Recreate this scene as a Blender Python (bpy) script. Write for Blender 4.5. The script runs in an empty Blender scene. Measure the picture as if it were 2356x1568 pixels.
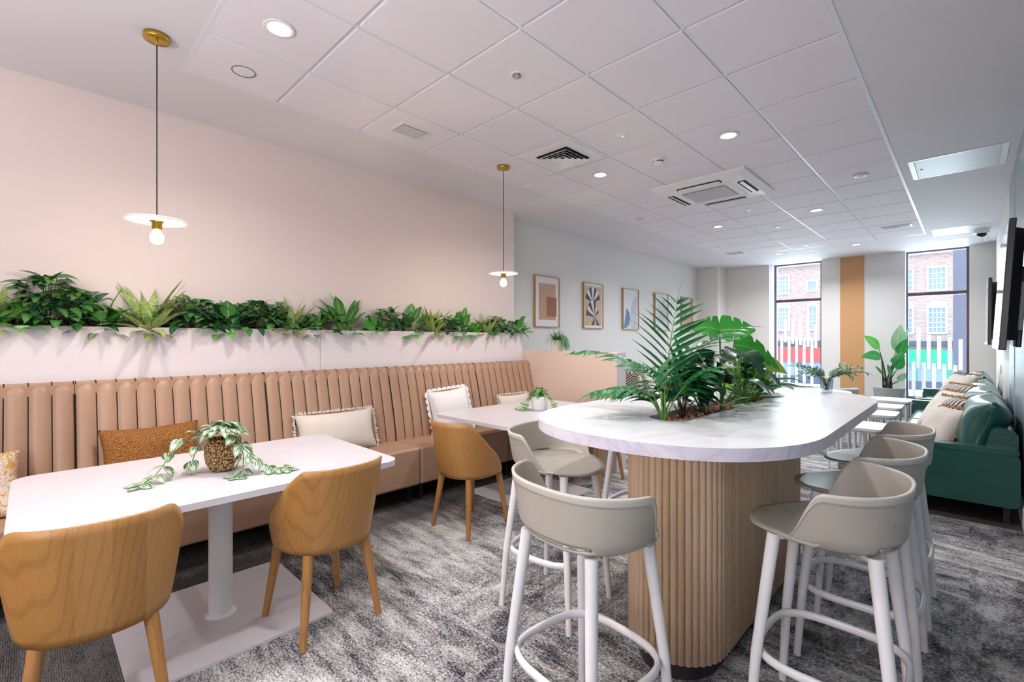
WORLD, DAY, BOUNCE_FILL, EXPO, DOWN, FRONT_FILL = 4.4, 55, 58, -0.08, 19, 44
import bpy, bmesh, math, random
from mathutils import Vector, Matrix, noise

PI = math.pi
S = bpy.context.scene
COL = S.collection
H = 1.39            # eye height of the photograph
ZC = 3.012          # ceiling height

# ------------------------------------------------------------------ materials
def new_mat(name):
    m = bpy.data.materials.new(name); m.use_nodes = True
    nt = m.node_tree; b = nt.nodes['Principled BSDF']
    return m, nt, b

def rgb(r, g, b):
    f = lambda c: ((c/255+0.055)/1.055)**2.4 if c > 10 else c/255/12.92
    return (f(r), f(g), f(b), 1)

def mat(name, col, rough=.5, metal=0, spec=.5, emis=None, estr=0, coat=0, noise_amt=0, noise_scale=20, bump=0, bump_scale=200, sheen=0):
    m, nt, b = new_mat(name)
    b.inputs['Base Color'].default_value = col
    b.inputs['Roughness'].default_value = rough
    b.inputs['Metallic'].default_value = metal
    b.inputs['Specular IOR Level'].default_value = spec
    b.inputs['Coat Weight'].default_value = coat
    b.inputs['Sheen Weight'].default_value = sheen
    if emis:
        b.inputs['Emission Color'].default_value = emis
        b.inputs['Emission Strength'].default_value = estr
    tc = nt.nodes.new('ShaderNodeTexCoord')
    if noise_amt:
        n = nt.nodes.new('ShaderNodeTexNoise'); n.inputs['Scale'].default_value = noise_scale; n.inputs['Detail'].default_value = 4
        nt.links.new(tc.outputs['Object'], n.inputs['Vector'])
        mx = nt.nodes.new('ShaderNodeMix'); mx.data_type = 'RGBA'
        mx.inputs['A'].default_value = tuple(c*(1-noise_amt) for c in col[:3])+(1,)
        mx.inputs['B'].default_value = tuple(min(1, c*(1+noise_amt)) for c in col[:3])+(1,)
        nt.links.new(n.outputs['Fac'], mx.inputs['Factor']); nt.links.new(mx.outputs['Result'], b.inputs['Base Color'])
    if bump:
        n = nt.nodes.new('ShaderNodeTexNoise'); n.inputs['Scale'].default_value = bump_scale; n.inputs['Detail'].default_value = 3
        nt.links.new(tc.outputs['Object'], n.inputs['Vector'])
        bp = nt.nodes.new('ShaderNodeBump'); bp.inputs['Strength'].default_value = bump; bp.inputs['Distance'].default_value = .01
        nt.links.new(n.outputs['Fac'], bp.inputs['Height']); nt.links.new(bp.outputs['Normal'], b.inputs['Normal'])
    return m

class N:
    """tiny helper for node graphs"""
    def __init__(s, name):
        s.m, s.nt, s.b = new_mat(name); s.L = s.nt.links.new
        s.tc = s.nt.nodes.new('ShaderNodeTexCoord')
    def n(s, t, **kw):
        x = s.nt.nodes.new(t)
        for k, v in kw.items():
            if k in ('operation', 'data_type', 'wave_type', 'bands_direction', 'wave_profile', 'feature', 'distance', 'blend_type', 'noise_dimensions', 'interpolation_type', 'voronoi_dimensions', 'clamp'):
                setattr(x, k, v)
            else:
                x.inputs[k.replace('_', ' ')].default_value = v
        return x
    def math(s, op, a, b=None, clamp=False):
        x = s.nt.nodes.new('ShaderNodeMath'); x.operation = op; x.use_clamp = clamp
        for i, v in enumerate((a, b)):
            if v is None: continue
            if isinstance(v, (int, float)): x.inputs[i].default_value = v
            else: s.L(v, x.inputs[i])
        return x.outputs[0]
    def mix(s, f, a, b, blend='MIX'):
        x = s.nt.nodes.new('ShaderNodeMix'); x.data_type = 'RGBA'; x.blend_type = blend
        for k, v in (('Factor', f), ('A', a), ('B', b)):
            if isinstance(v, (int, float, tuple)): x.inputs[k].default_value = v
            else: s.L(v, x.inputs[k])
        return x.outputs['Result']
    def ramp(s, f, stops):
        x = s.nt.nodes.new('ShaderNodeValToRGB'); cr = x.color_ramp
        while len(cr.elements) < len(stops): cr.elements.new(.5)
        for e, (p, c) in zip(cr.elements, stops): e.position = p; e.color = c if len(c) == 4 else (*c, 1)
        s.L(f, x.inputs[0]); return x.outputs[0]
    def mapping(s, src, scale=(1, 1, 1), loc=(0, 0, 0), rot=(0, 0, 0)):
        x = s.nt.nodes.new('ShaderNodeMapping'); s.L(src, x.inputs[0])
        x.inputs['Scale'].default_value = scale; x.inputs['Location'].default_value = loc; x.inputs['Rotation'].default_value = rot
        return x.outputs[0]
    def noise(s, vec, scale, detail=3, rough=.5, dist=0):
        x = s.nt.nodes.new('ShaderNodeTexNoise'); s.L(vec, x.inputs['Vector'])
        x.inputs['Scale'].default_value = scale; x.inputs['Detail'].default_value = detail
        x.inputs['Roughness'].default_value = rough; x.inputs['Distortion'].default_value = dist
        return x.outputs['Fac']
    def bump(s, h, strength=.3, dist=.01):
        x = s.nt.nodes.new('ShaderNodeBump'); x.inputs['Strength'].default_value = strength; x.inputs['Distance'].default_value = dist
        s.L(h, x.inputs['Height']); s.L(x.outputs[0], s.b.inputs['Normal'])
    def col(s, c): s.L(c, s.b.inputs['Base Color'])
    def set(s, **kw):
        for k, v in kw.items(): s.b.inputs[k.replace('_', ' ')].default_value = v
        return s
    def sep(s, v):
        x = s.nt.nodes.new('ShaderNodeSeparateXYZ'); s.L(v, x.inputs[0]); return x.outputs

M = {}
def wall_paint(name, col, rough=.55):
    k = N(name); f = k.noise(k.tc.outputs['Object'], 1.3, 2)
    k.col(k.mix(f, tuple(c*.97 for c in col[:3])+(1,), col)); k.set(Roughness=rough)
    k.bump(k.noise(k.tc.outputs['Object'], 260, 2), .06, .002); M[name] = k.m; return k.m

wall_paint('paint_warm', rgb(222, 206, 202)); wall_paint('paint_white', rgb(234, 229, 224))
wall_paint('paint_grey', rgb(222, 218, 216)); wall_paint('paint_teal_grey', rgb(150, 166, 176), .35)
wall_paint('paint_orange', rgb(204, 154, 104)); wall_paint('ceiling_white', rgb(226, 222, 228), .7)
wall_paint('tile_white', rgb(236, 230, 238), .75); wall_paint('planter_pink', rgb(226, 216, 220), .45)
wall_paint('peach', rgb(232, 208, 194), .45)
M['white_plastic'] = mat('white_plastic', rgb(232, 230, 232), .35)
M['white_metal'] = mat('white_metal', rgb(236, 234, 236), .3)
M['grid_metal'] = mat('grid_metal', rgb(222, 224, 232), .35)
M['brass'] = mat('brass', rgb(196, 160, 62), .28, metal=.9)
M['black'] = mat('black', rgb(22, 22, 26), .45)
M['dark_void'] = mat('dark_void', rgb(26, 27, 34), .8)
M['navy_black'] = mat('navy_black', rgb(20, 22, 40), .25)
M['grey_metal'] = mat('grey_metal', rgb(150, 152, 158), .3, metal=.6)
M['bulb_glow'] = mat('bulb_glow', (1, .9, .7, 1), .3, emis=(1, .82, .55, 1), estr=22)
M['led_glow'] = mat('led_glow', (1, 1, 1, 1), .3, emis=(.95, .98, 1, 1), estr=26)
M['green_led'] = mat('green_led', (.1, 1, .6, 1), .3, emis=(.1, 1, .65, 1), estr=4)
M['cable'] = mat('cable', rgb(30, 26, 26), .7)
M['ceramic'] = mat('ceramic', rgb(232, 230, 232), .22, noise_amt=.06, noise_scale=14)
M['white_ribbed'] = mat('white_ribbed', rgb(230, 224, 222), .5)
M['soil'] = mat('soil', rgb(70, 48, 38), .9, noise_amt=.4, noise_scale=60, bump=.6, bump_scale=80)
M['pebble'] = mat('pebble', rgb(204, 150, 126), .8, noise_amt=.35, noise_scale=25, bump=.4, bump_scale=120)
M['plinth'] = mat('plinth', rgb(70, 64, 68), .3, metal=.5)
M['stem'] = mat('stem', rgb(96, 140, 62), .5)
M['stem_dark'] = mat('stem_dark', rgb(48, 62, 34), .6)
M['stem_brown'] = mat('stem_brown', rgb(92, 70, 44), .7)
M['concrete'] = mat('concrete', rgb(188, 190, 188), .75, noise_amt=.08, noise_scale=9, bump=.15, bump_scale=60)
M['grey_fabric'] = mat('grey_fabric', rgb(158, 164, 174), .9, bump=.2, bump_scale=300, sheen=.2)
M['taupe_fabric'] = mat('taupe_fabric', rgb(160, 134, 116), .8, bump=.15, bump_scale=400)
M['dark_leg'] = mat('dark_leg', rgb(34, 26, 32), .5)
M['white_wood'] = mat('white_wood', rgb(232, 232, 234), .4)
M['screen'] = mat('screen', rgb(150, 152, 158), .06, spec=.8)
M['asphalt'] = mat('asphalt', rgb(150, 150, 158), .9, noise_amt=.1)
M['paving'] = mat('paving', rgb(222, 222, 224), .9, noise_amt=.05)
M['trim_white'] = mat('trim_white', rgb(240, 240, 238), .6)
M['shop_red'] = mat('shop_red', rgb(186, 78, 82), .5)
M['shop_green'] = mat('shop_green', rgb(52, 166, 132), .5)
M['shop_dark'] = mat('shop_dark', rgb(88, 90, 110), .5)
M['dark_stone'] = mat('dark_stone', rgb(110, 106, 122), .8, noise_amt=.25, noise_scale=30)
M['win_glass_far'] = mat('win_glass_far', rgb(142, 156, 178), .2)
M['frame_plum'] = mat('frame_plum', rgb(92, 72, 82), .4)
M['frame_grey'] = mat('frame_grey', rgb(112, 116, 134), .4)
M['frost'] = mat('frost', rgb(244, 248, 248), .6, emis=(.9, .97, 1, 1), estr=.35)
M['cream_pillow'] = mat('cream_pillow', rgb(222, 212, 202), .95, bump=.25, bump_scale=250, sheen=.3, noise_amt=.05, noise_scale=8)
M['white_pillow'] = mat('white_pillow', rgb(234, 230, 230), .95, bump=.2, bump_scale=250, sheen=.2)
M['fringe_tan'] = mat('fringe_tan', rgb(170, 138, 96), .95, bump=.5, bump_scale=150)
M['tan_pillow'] = mat('tan_pillow', rgb(150, 134, 112), .8, bump=.2, bump_scale=250)
M['teal_pillow'] = mat('teal_pillow', rgb(46, 96, 108), .7)
M['piping_dark'] = mat('piping_dark', rgb(40, 30, 26), .8)

def oak(name, c1, c2, c3, axis='z', scale=1.0, dark=.6, bands=0):
    k = N(name)
    sc = {'z': (1, 1, .05), 'x': (.05, 1, 1), 'y': (1, .05, 1)}[axis]
    oi = k.nt.nodes.new('ShaderNodeObjectInfo'); va = k.nt.nodes.new('ShaderNodeVectorMath'); va.operation = 'ADD'
    k.L(k.tc.outputs['Object'], va.inputs[0]); k.L(k.math('MULTIPLY', oi.outputs['Random'], 5), va.inputs[1])
    v = k.mapping(va.outputs[0], sc)
    n1 = k.noise(v, 9*scale, 4, .6, .3)
    warp = k.noise(k.mapping(va.outputs[0], tuple(a*1.0 if a == 1 else .16 for a in sc)), 5*scale, 2, .5, .2)
    sx_ = k.sep(va.outputs[0]); q_ = k.math('ADD', sx_[0], sx_[1 if axis == 'z' else 2])
    lines = k.math('SINE', k.math('ADD', k.math('MULTIPLY', q_, 190), k.math('MULTIPLY', warp, 24)))
    fine = k.noise(v, 190*scale, 2)
    c = k.mix(n1, c1, c2)
    c = k.mix(k.math('MULTIPLY', k.ramp(lines, [(.55, (0, 0, 0)), (1, (1, 1, 1))]), dark), c, c3)
    c = k.mix(k.math('MULTIPLY', fine, .45), c, c3)
    if bands:
        x = k.sep(va.outputs[0])[0]; bn = k.nt.nodes.new('ShaderNodeTexWhiteNoise'); bn.noise_dimensions = '1D'
        k.L(k.math('FLOOR', k.math('MULTIPLY', x, 11)), bn.inputs['W'])
        c = k.mix(k.math('MULTIPLY', bn.outputs['Value'], bands), c, rgb(222, 178, 120))
    k.col(c); k.set(Roughness=.42); M[name] = k.m
oak('oak_chair', rgb(190, 138, 72), rgb(168, 114, 52), rgb(116, 72, 32), dark=.32, bands=.28)
oak('oak_leg', rgb(192, 142, 84), rgb(172, 118, 62), rgb(128, 84, 44), dark=.3)
oak('oak_frame', rgb(196, 160, 104), rgb(180, 142, 86), rgb(150, 110, 62), dark=.2)

# slatted oak: every dowel gets its own tone from its uv.x
k = N('oak_slats'); uv = k.sep(k.tc.outputs['UV'])
wn = k.nt.nodes.new('ShaderNodeTexWhiteNoise'); wn.noise_dimensions = '1D'; k.L(k.math('FLOOR', uv[0]), wn.inputs['W'])
gr = k.noise(k.mapping(k.tc.outputs['Object'], (1, 1, .05)), 90, 4, .6, 1.2)
c = k.mix(wn.outputs['Value'], rgb(246, 218, 190), rgb(228, 196, 158))
c = k.mix(k.math('MULTIPLY', gr, .5), c, rgb(192, 146, 106)); k.col(c); k.set(Roughness=.5); M['oak_slats'] = k.m

# marble laminate
def marble(name, base, vein, amt, scale=1.0):
    k = N(name); v = k.mapping(k.tc.outputs['Object'], (1.0*scale, .45*scale, 1*scale), rot=(0, 0, .5))
    n = k.noise(v, 1.6, 6, .6, 1.4)
    r = k.ramp(k.math('ABSOLUTE', k.math('SUBTRACT', n, .5)), [(0, (1, 1, 1)), (.018, (.45, .45, .45)), (.07, (0, 0, 0))])
    n2 = k.noise(v, 1.1, 2)
    f = k.math('MULTIPLY', k.math('MULTIPLY', r, amt), k.math('MULTIPLY', n2, 1.6), True)
    k.col(k.mix(f, base, vein)); k.set(Roughness=.3); M[name] = k.m
marble('marble_bar', rgb(244, 245, 246), rgb(172, 176, 190), .34, 1.0)
marble('marble_edge', rgb(222, 216, 228), rgb(176, 174, 194), .6, 2.2)
marble('marble_table', rgb(210, 206, 212), rgb(204, 198, 202), .5, 1.0)

# vinyl and leather
k = N('tan_vinyl'); f = k.noise(k.tc.outputs['Object'], 2.5, 3)
k.col(k.mix(f, rgb(164, 129, 105), rgb(178, 142, 117))); k.set(Roughness=.42); k.bump(k.noise(k.tc.outputs['Object'], 420, 2), .05, .002); M['tan_vinyl'] = k.m
k = N('green_leather'); f = k.noise(k.tc.outputs['Object'], 3, 3)
k.col(k.mix(f, rgb(12, 70, 62), rgb(16, 86, 74))); k.set(Roughness=.3, Specular_IOR_Level=.7)
k.bump(k.noise(k.mapping(k.tc.outputs['Object'], (1, 1, 3)), 5, 3), .16, .02); M['green_leather'] = k.m
M['stool_shell'] = mat('stool_shell', rgb(178, 171, 160), .4)
M['stool_rim'] = mat('stool_rim', rgb(196, 190, 180), .4)

# boucle
k = N('boucle_brown'); vo = k.n('ShaderNodeTexVoronoi', Scale=130.0); k.L(k.tc.outputs['Object'], vo.inputs['Vector'])
k.col(k.mix(vo.outputs['Distance'], rgb(204, 138, 70), rgb(120, 70, 28))); k.set(Roughness=.95); k.bump(vo.outputs['Distance'], 1.0, .012); M['boucle_brown'] = k.m

# zebra cloth
k = N('zebra_cloth'); w = k.n('ShaderNodeTexWave', wave_type='BANDS', bands_direction='X', Scale=9.0, Distortion=3.0, Detail=2.0); k.L(k.tc.outputs['Object'], w.inputs['Vector'])
k.col(k.ramp(w.outputs['Fac'], [(.38, rgb(84, 62, 52)), (.5, rgb(222, 212, 202))])); k.set(Roughness=.9); M['zebra_cloth'] = k.m
# scalloped brown and cream weave
k = N('weave_cloth'); ck = k.n('ShaderNodeTexChecker', Scale=1.0); k.L(k.mapping(k.tc.outputs['Object'], (26, 26, 48)), ck.inputs['Vector'])
k.col(k.mix(ck.outputs['Fac'], rgb(228, 218, 206), rgb(84, 66, 58))); k.set(Roughness=.9); M['weave_cloth'] = k.m
k = N('gold_cloth'); f = k.noise(k.tc.outputs['Object'], 22, 3, .6, 2)
k.col(k.ramp(f, [(.42, rgb(206, 156, 84)), (.5, rgb(226, 214, 206)), (.62, rgb(196, 176, 150))])); k.set(Roughness=.9); M['gold_cloth'] = k.m

# hammered gold pot
k = N('gold_dimple'); vo = k.n('ShaderNodeTexVoronoi', Scale=88.0, Randomness=.8); k.L(k.tc.outputs['Object'], vo.inputs['Vector'])
k.col(k.ramp(vo.outputs['Distance'], [(.0, rgb(226, 196, 150)), (.45, rgb(204, 162, 104)), (.66, rgb(104, 70, 40))])); k.set(Roughness=.3, Metallic=.55)
k.bump(k.math('MULTIPLY', vo.outputs['Distance'], -1), 1.0, .02); M['gold_dimple'] = k.m

# carpet
k = N('carpet'); o = k.tc.outputs['Object']; xyz = k.sep(o)
st = k.noise(k.mapping(o, (1.0, 3.6, 1)), 3.2, 9, .72, .15)          # streaks running across the room
st2 = k.noise(k.mapping(o, (2.2, 1.2, 1)), 3.4, 9, .72, .15)
big = k.noise(o, .9, 3)
sn = k.nt.nodes.new('ShaderNodeVectorMath'); sn.operation = 'SNAP'; k.L(o, sn.inputs[0]); sn.inputs[1].default_value = (.5, .5, 1)
wn = k.nt.nodes.new('ShaderNodeTexWhiteNoise'); wn.noise_dimensions = '3D'; k.L(sn.outputs[0], wn.inputs['Vector'])
pile = k.noise(k.mapping(o, (75, 130, 60)), 1.0, 2, .6)
pile2 = k.noise(k.mapping(o, (26, 60, 60)), 1.0, 3, .7)
side = k.math('LESS_THAN', wn.outputs['Value'], .3)
sx = k.mix(side, st, st2)
t = k.math('ADD', k.math('MULTIPLY', k.math('SUBTRACT', sx, .5), 1.8), k.math('MULTIPLY', k.math('SUBTRACT', wn.outputs['Value'], .5), .10))
t = k.math('ADD', t, k.math('MULTIPLY', k.math('SUBTRACT', pile, .5), 1.5))
t = k.math('ADD', t, k.math('MULTIPLY', k.math('SUBTRACT', pile2, .5), .55))
t = k.math('ADD', t, k.math('MULTIPLY', k.math('SUBTRACT', big, .5), .9))
t = k.math('ADD', t, .50, True)
c = k.ramp(t, [(.10, rgb(44, 42, 48)), (.36, rgb(112, 110, 114)), (.58, rgb(172, 170, 170)), (.88, rgb(222, 220, 214))])
warm = k.ramp(k.noise(k.mapping(o, (.8, 5, 1)), 1.7, 4), [(.56, (0, 0, 0)), (.68, (1, 1, 1))])
c = k.mix(k.math('MULTIPLY', warm, .25), c, rgb(184, 174, 146))
dk = k.math('MULTIPLY', k.math('ADD', k.math('MULTIPLY', xyz[0], -4), -11.6), 1, True)     # dark tile border by the bench, partly painted table and bench shade
dk2 = k.math('MULTIPLY', k.math('ADD', k.math('MULTIPLY', xyz[1], -4), 2.2), 1, True)  # around the first chair: darker tile mixed with painted shadow
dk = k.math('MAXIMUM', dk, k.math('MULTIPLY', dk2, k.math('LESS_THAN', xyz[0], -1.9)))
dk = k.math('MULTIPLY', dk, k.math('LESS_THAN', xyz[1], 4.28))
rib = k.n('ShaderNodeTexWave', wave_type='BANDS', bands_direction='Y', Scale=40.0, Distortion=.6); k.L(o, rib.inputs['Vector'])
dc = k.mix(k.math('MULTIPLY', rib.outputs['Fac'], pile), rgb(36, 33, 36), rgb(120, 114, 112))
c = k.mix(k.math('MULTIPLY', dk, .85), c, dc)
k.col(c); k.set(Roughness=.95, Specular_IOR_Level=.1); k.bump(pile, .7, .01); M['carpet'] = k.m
k = N('dark_plank'); f = k.noise(k.mapping(k.tc.outputs['Object'], (2, 14, 1)), 5, 5, .7)
k.col(k.mix(f, rgb(40, 32, 38), rgb(96, 84, 84))); k.set(Roughness=.5); M['dark_plank'] = k.m

# brick
def brick(name, c1, c2, mort):
    k = N(name); b = k.n('ShaderNodeTexBrick', Scale=1.0, Mortar_Size=.008, Brick_Width=.17, Row_Height=.058)
    b.inputs['Color1'].default_value = c1; b.inputs['Color2'].default_value = c2; b.inputs['Mortar'].default_value = mort
    k.L(k.mapping(k.tc.outputs['Object'], (1, 1, 1), rot=(PI/2, 0, 0)), b.inputs['Vector'])
    k.col(b.outputs['Color']); k.set(Roughness=.9); M[name] = k.m
brick('brick', rgb(186, 152, 148), rgb(164, 130, 130), rgb(206, 196, 196))

# clear window glass
m, nt, b = new_mat('window_glass'); nt.nodes.remove(b)
o_ = nt.nodes['Material Output']; tr = nt.nodes.new('ShaderNodeBsdfTransparent'); gl = nt.nodes.new('ShaderNodeBsdfGlossy'); gl.inputs['Roughness'].default_value = .02
fr = nt.nodes.new('ShaderNodeLayerWeight'); fr.inputs['Blend'].default_value = .12; mx = nt.nodes.new('ShaderNodeMixShader')
tr.inputs[0].default_value = (.93, .98, .99, 1)
nt.links.new(fr.outputs['Facing'], mx.inputs[0]); nt.links.new(tr.outputs[0], mx.inputs[1]); nt.links.new(gl.outputs[0], mx.inputs[2]); nt.links.new(mx.outputs[0], o_.inputs[0])
M['window_glass'] = m
M['vase_glass'] = m.copy(); M['vase_glass'].name = 'vase_glass'
M['vase_glass'].node_tree.nodes['Transparent BSDF'].inputs[0].default_value = (.82, .84, .88, 1)

# perforated AC grille
k = N('grille'); ck = k.n('ShaderNodeTexVoronoi', Scale=90.0, Randomness=0.0); k.L(k.tc.outputs['Object'], ck.inputs['Vector'])
k.col(k.ramp(ck.outputs['Distance'], [(.35, rgb(70, 72, 78)), (.5, rgb(196, 194, 198))])); M['grille'] = k.m

# leaves: uv.x = across (-0.5..0.5)+.5, uv.y = along
def leaf_mat(name, base, edge, rib, kind='plain', rough=.38, trans=.12):
    k = N(name); uv = k.sep(k.tc.outputs['UV'])
    ax = k.math('ABSOLUTE', k.math('SUBTRACT', uv[0], .5))          # 0 mid .. .5 edge
    ph = k.math('SUBTRACT', uv[1], k.math('MULTIPLY', ax, .7))
    veins = k.math('SINE', k.math('MULTIPLY', ph, 62))
    c = k.mix(k.noise(k.tc.outputs['Object'], 9, 2), base, edge)
    if kind == 'plain':
        c = k.mix(k.math('MULTIPLY', k.ramp(veins, [(.85, (0, 0, 0)), (1, (1, 1, 1))]), .5), c, rib)
        c = k.mix(k.math('LESS_THAN', ax, .022), c, rib)
    elif kind == 'ribbed':                                          # pale feathered ribs
        c = k.mix(k.math('MULTIPLY', k.ramp(veins, [(.35, (0, 0, 0)), (.8, (1, 1, 1))]), k.math('SUBTRACT', .95, k.math('MULTIPLY', ax, 1.7))), c, rib)
        c = k.mix(k.math('LESS_THAN', ax, .04), c, rib)
    elif kind == 'speckled':                                        # yellow cream blade with green blotches
        n1 = k.noise(k.mapping(k.tc.outputs['UV'], (5, 16, 1), rot=(0, 0, .5)), 2.4, 3, .6, 1)
        g = k.math('ADD', k.ramp(n1, [(.47, (0, 0, 0)), (.56, (1, 1, 1))]), k.math('GREATER_THAN', ax, .43), True)
        c = k.mix(g, rib, c)
    elif kind == 'striped':                                         # long pale stripes
        n1 = k.noise(k.mapping(k.tc.outputs['UV'], (9, 1.2, 1)), 1.0, 2, .5, .3)
        g = k.ramp(n1, [(.49, (0, 0, 0)), (.56, (1, 1, 1))])
        c = k.mix(g, c, rib)
    k.col(c); k.set(Roughness=rough)
    # a little light passes through the blade
    tl = k.nt.nodes.new('ShaderNodeBsdfTranslucent'); mx = k.nt.nodes.new('ShaderNodeMixShader'); mx.inputs[0].default_value = trans
    k.L(c, tl.inputs[0]); out = k.nt.nodes['Material Output']
    k.L(k.b.outputs[0], mx.inputs[1]); k.L(tl.outputs[0], mx.inputs[2]); k.L(mx.outputs[0], out.inputs[0])
    M[name] = k.m
leaf_mat('leaf_dark', rgb(44, 98, 44), rgb(76, 134, 60), rgb(130, 176, 100))
leaf_mat('leaf_deep', rgb(20, 66, 46), rgb(34, 90, 56), rgb(80, 130, 96), rough=.25)
leaf_mat('leaf_mid', rgb(66, 142, 60), rgb(96, 172, 66), rgb(140, 196, 104))
leaf_mat('leaf_bright', rgb(74, 178, 58), rgb(110, 204, 76), rgb(150, 220, 110), trans=.3)
leaf_mat('leaf_monstera', rgb(28, 136, 46), rgb(64, 176, 56), rgb(120, 200, 90), trans=.25)
leaf_mat('leaf_lime', rgb(150, 196, 70), rgb(176, 214, 88), rgb(204, 226, 130), trans=.3)
leaf_mat('leaf_calathea', rgb(48, 120, 56), rgb(70, 152, 62), rgb(166, 208, 124), 'ribbed')
leaf_mat('leaf_speckled', rgb(70, 116, 46), rgb(104, 150, 62), rgb(206, 214, 138), 'speckled')
leaf_mat('leaf_striped', rgb(24, 92, 58), rgb(44, 120, 66), rgb(220, 226, 196), 'striped')
leaf_mat('leaf_edged', rgb(60, 110, 54), rgb(84, 136, 62), rgb(206, 220, 150), 'ribbed')
leaf_mat('leaf_palm', rgb(18, 98, 54), rgb(38, 130, 62), rgb(110, 186, 110))
leaf_mat('leaf_grass', rgb(70, 128, 70), rgb(112, 158, 96), rgb(130, 170, 110))
leaf_mat('leaf_eucalyptus', rgb(112, 156, 136), rgb(160, 192, 172), rgb(196, 216, 200))
leaf_mat('leaf_pale', rgb(130, 180, 136), rgb(160, 204, 160), rgb(200, 226, 190), trans=.3)
leaf_mat('leaf_paradise', rgb(24, 132, 60), rgb(60, 168, 74), rgb(120, 200, 110), trans=.25)

# ------------------------------------------------------------------ mesh building
class MB:
    def __init__(s): s.v = []; s.f = []; s.mi = []; s.uv = []; s.sm = []
    def add(s, vs, fs, mi=0, smooth=True, uvs=None):
        o = len(s.v); s.v += [tuple(v) for v in vs]
        for j, f in enumerate(fs):
            s.f.append([o+i for i in f]); s.mi.append(mi); s.sm.append(smooth)
            s.uv.append([uvs[i] for i in f] if uvs else [(0, 0)]*len(f))
        return s
    def box(s, x0, x1, y0, y1, z0, z1, mi=0):
        v = [(x0,y0,z0),(x1,y0,z0),(x1,y1,z0),(x0,y1,z0),(x0,y0,z1),(x1,y0,z1),(x1,y1,z1),(x0,y1,z1)]
        return s.add(v, [(0,3,2,1),(4,5,6,7),(0,1,5,4),(1,2,6,5),(2,3,7,6),(3,0,4,7)], mi, False)
    def prism(s, pts, z0, z1, mi=0, mi_side=None, smooth=False):
        n = len(pts); v = [(x, y, z0) for x, y in pts]+[(x, y, z1) for x, y in pts]
        s.add(v, [list(range(n))[::-1], list(range(n, 2*n))], mi, False)
        return s.add(v, [(i, (i+1) % n, n+(i+1) % n, n+i) for i in range(n)], mi if mi_side is None else mi_side, smooth)
    def lathe(s, prof, n=32, c=(0, 0, 0), mi=0, cap=True, sx=1, sy=1, squash=None):
        v = []; m = len(prof)
        for r, z in prof:
            for i in range(n):
                a = 2*PI*i/n; v.append((c[0]+r*sx*math.cos(a), c[1]+r*sy*math.sin(a), c[2]+z))
        f = [(j*n+i, j*n+(i+1) % n, (j+1)*n+(i+1) % n, (j+1)*n+i) for j in range(m-1) for i in range(n)]
        s.add(v, f, mi, True)
        if cap:
            if prof[0][0] > 1e-5: s.add(v[:n], [list(range(n))[::-1]], mi, False)
            if prof[-1][0] > 1e-5: s.add(v[-n:], [list(range(n))], mi, False)
        return s
    def tube(s, path, rad, n=10, mi=0, cap=True, flat=1.0, closed=False):
        P = [Vector(p) for p in path]; m = len(P)
        if isinstance(rad, (int, float)): rad = [rad]*m
        v = []; up = Vector((0, 0, 1))
        for i, p in enumerate(P):
            if closed: d = P[(i+1) % m]-P[i-1]
            else: d = P[min(i+1, m-1)]-P[max(i-1, 0)]
            if d.length < 1e-9: d = Vector((0, 0, 1))
            d.normalize(); u = up if abs(d.z) < .95 else Vector((1, 0, 0))
            a = d.cross(u).normalized(); b = a.cross(d).normalized()
            for k in range(n):
                t = 2*PI*k/n; v.append(p+a*math.cos(t)*rad[i]+b*math.sin(t)*rad[i]*flat)
        e = m if closed else m-1
        f = [(j*n+k, j*n+(k+1) % n, ((j+1) % m)*n+(k+1) % n, ((j+1) % m)*n+k) for j in range(e) for k in range(n)]
        s.add(v, f, mi, True)
        if cap and not closed: s.add(v[:n], [list(range(n))], mi, False); s.add(v[-n:], [list(range(n))[::-1]], mi, False)
        return s
    def grid(s, fn, nu, nv, mi=0, closed_u=False, uvfn=None, skip=None, smooth=True):
        cu = nu if closed_u else nu+1; v = []; uvs = []
        for j in range(nv+1):
            for i in range(cu):
                v.append(fn(i/nu, j/nv)); uvs.append((i/nu, j/nv))
        f = [(j*cu+i, j*cu+(i+1) % cu, (j+1)*cu+(i+1) % cu, (j+1)*cu+i) for j in range(nv) for i in range(nu) if not (skip and skip((i+.5)/nu, (j+.5)/nv))]
        return s.add(v, f, mi, smooth, uvs)
    def build(s, name, mats, parent=None, bevel=0, seg=2, solid=0, subs=0, loc=None, off=0, weld=False):
        me = bpy.data.meshes.new(name); me.from_pydata(s.v, [], s.f)
        if not isinstance(mats, (list, tuple)): mats = [mats]
        for m in mats: me.materials.append(M[m] if isinstance(m, str) else m)
        me.polygons.foreach_set('material_index', s.mi); me.polygons.foreach_set('use_smooth', s.sm)
        ul = me.uv_layers.new(name='UVMap'); flat = [c for f in s.uv for p in f for c in p]; ul.data.foreach_set('uv', flat)
        if weld:
            bm = bmesh.new(); bm.from_mesh(me); bmesh.ops.remove_doubles(bm, verts=bm.verts, dist=1e-5); bm.to_mesh(me); bm.free()
        me.update()
        o = bpy.data.objects.new(name, me); COL.objects.link(o)
        if parent: o.parent = parent
        if loc: o.location = loc
        if solid: md = o.modifiers.new('solid', 'SOLIDIFY'); md.thickness = solid; md.offset = off; md.use_even_offset = False
        if bevel: md = o.modifiers.new('bevel', 'BEVEL'); md.width = bevel; md.segments = seg; md.limit_method = 'ANGLE'; md.angle_limit = .6
        if subs: md = o.modifiers.new('sub', 'SUBSURF'); md.levels = subs; md.render_levels = subs
        return o

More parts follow.
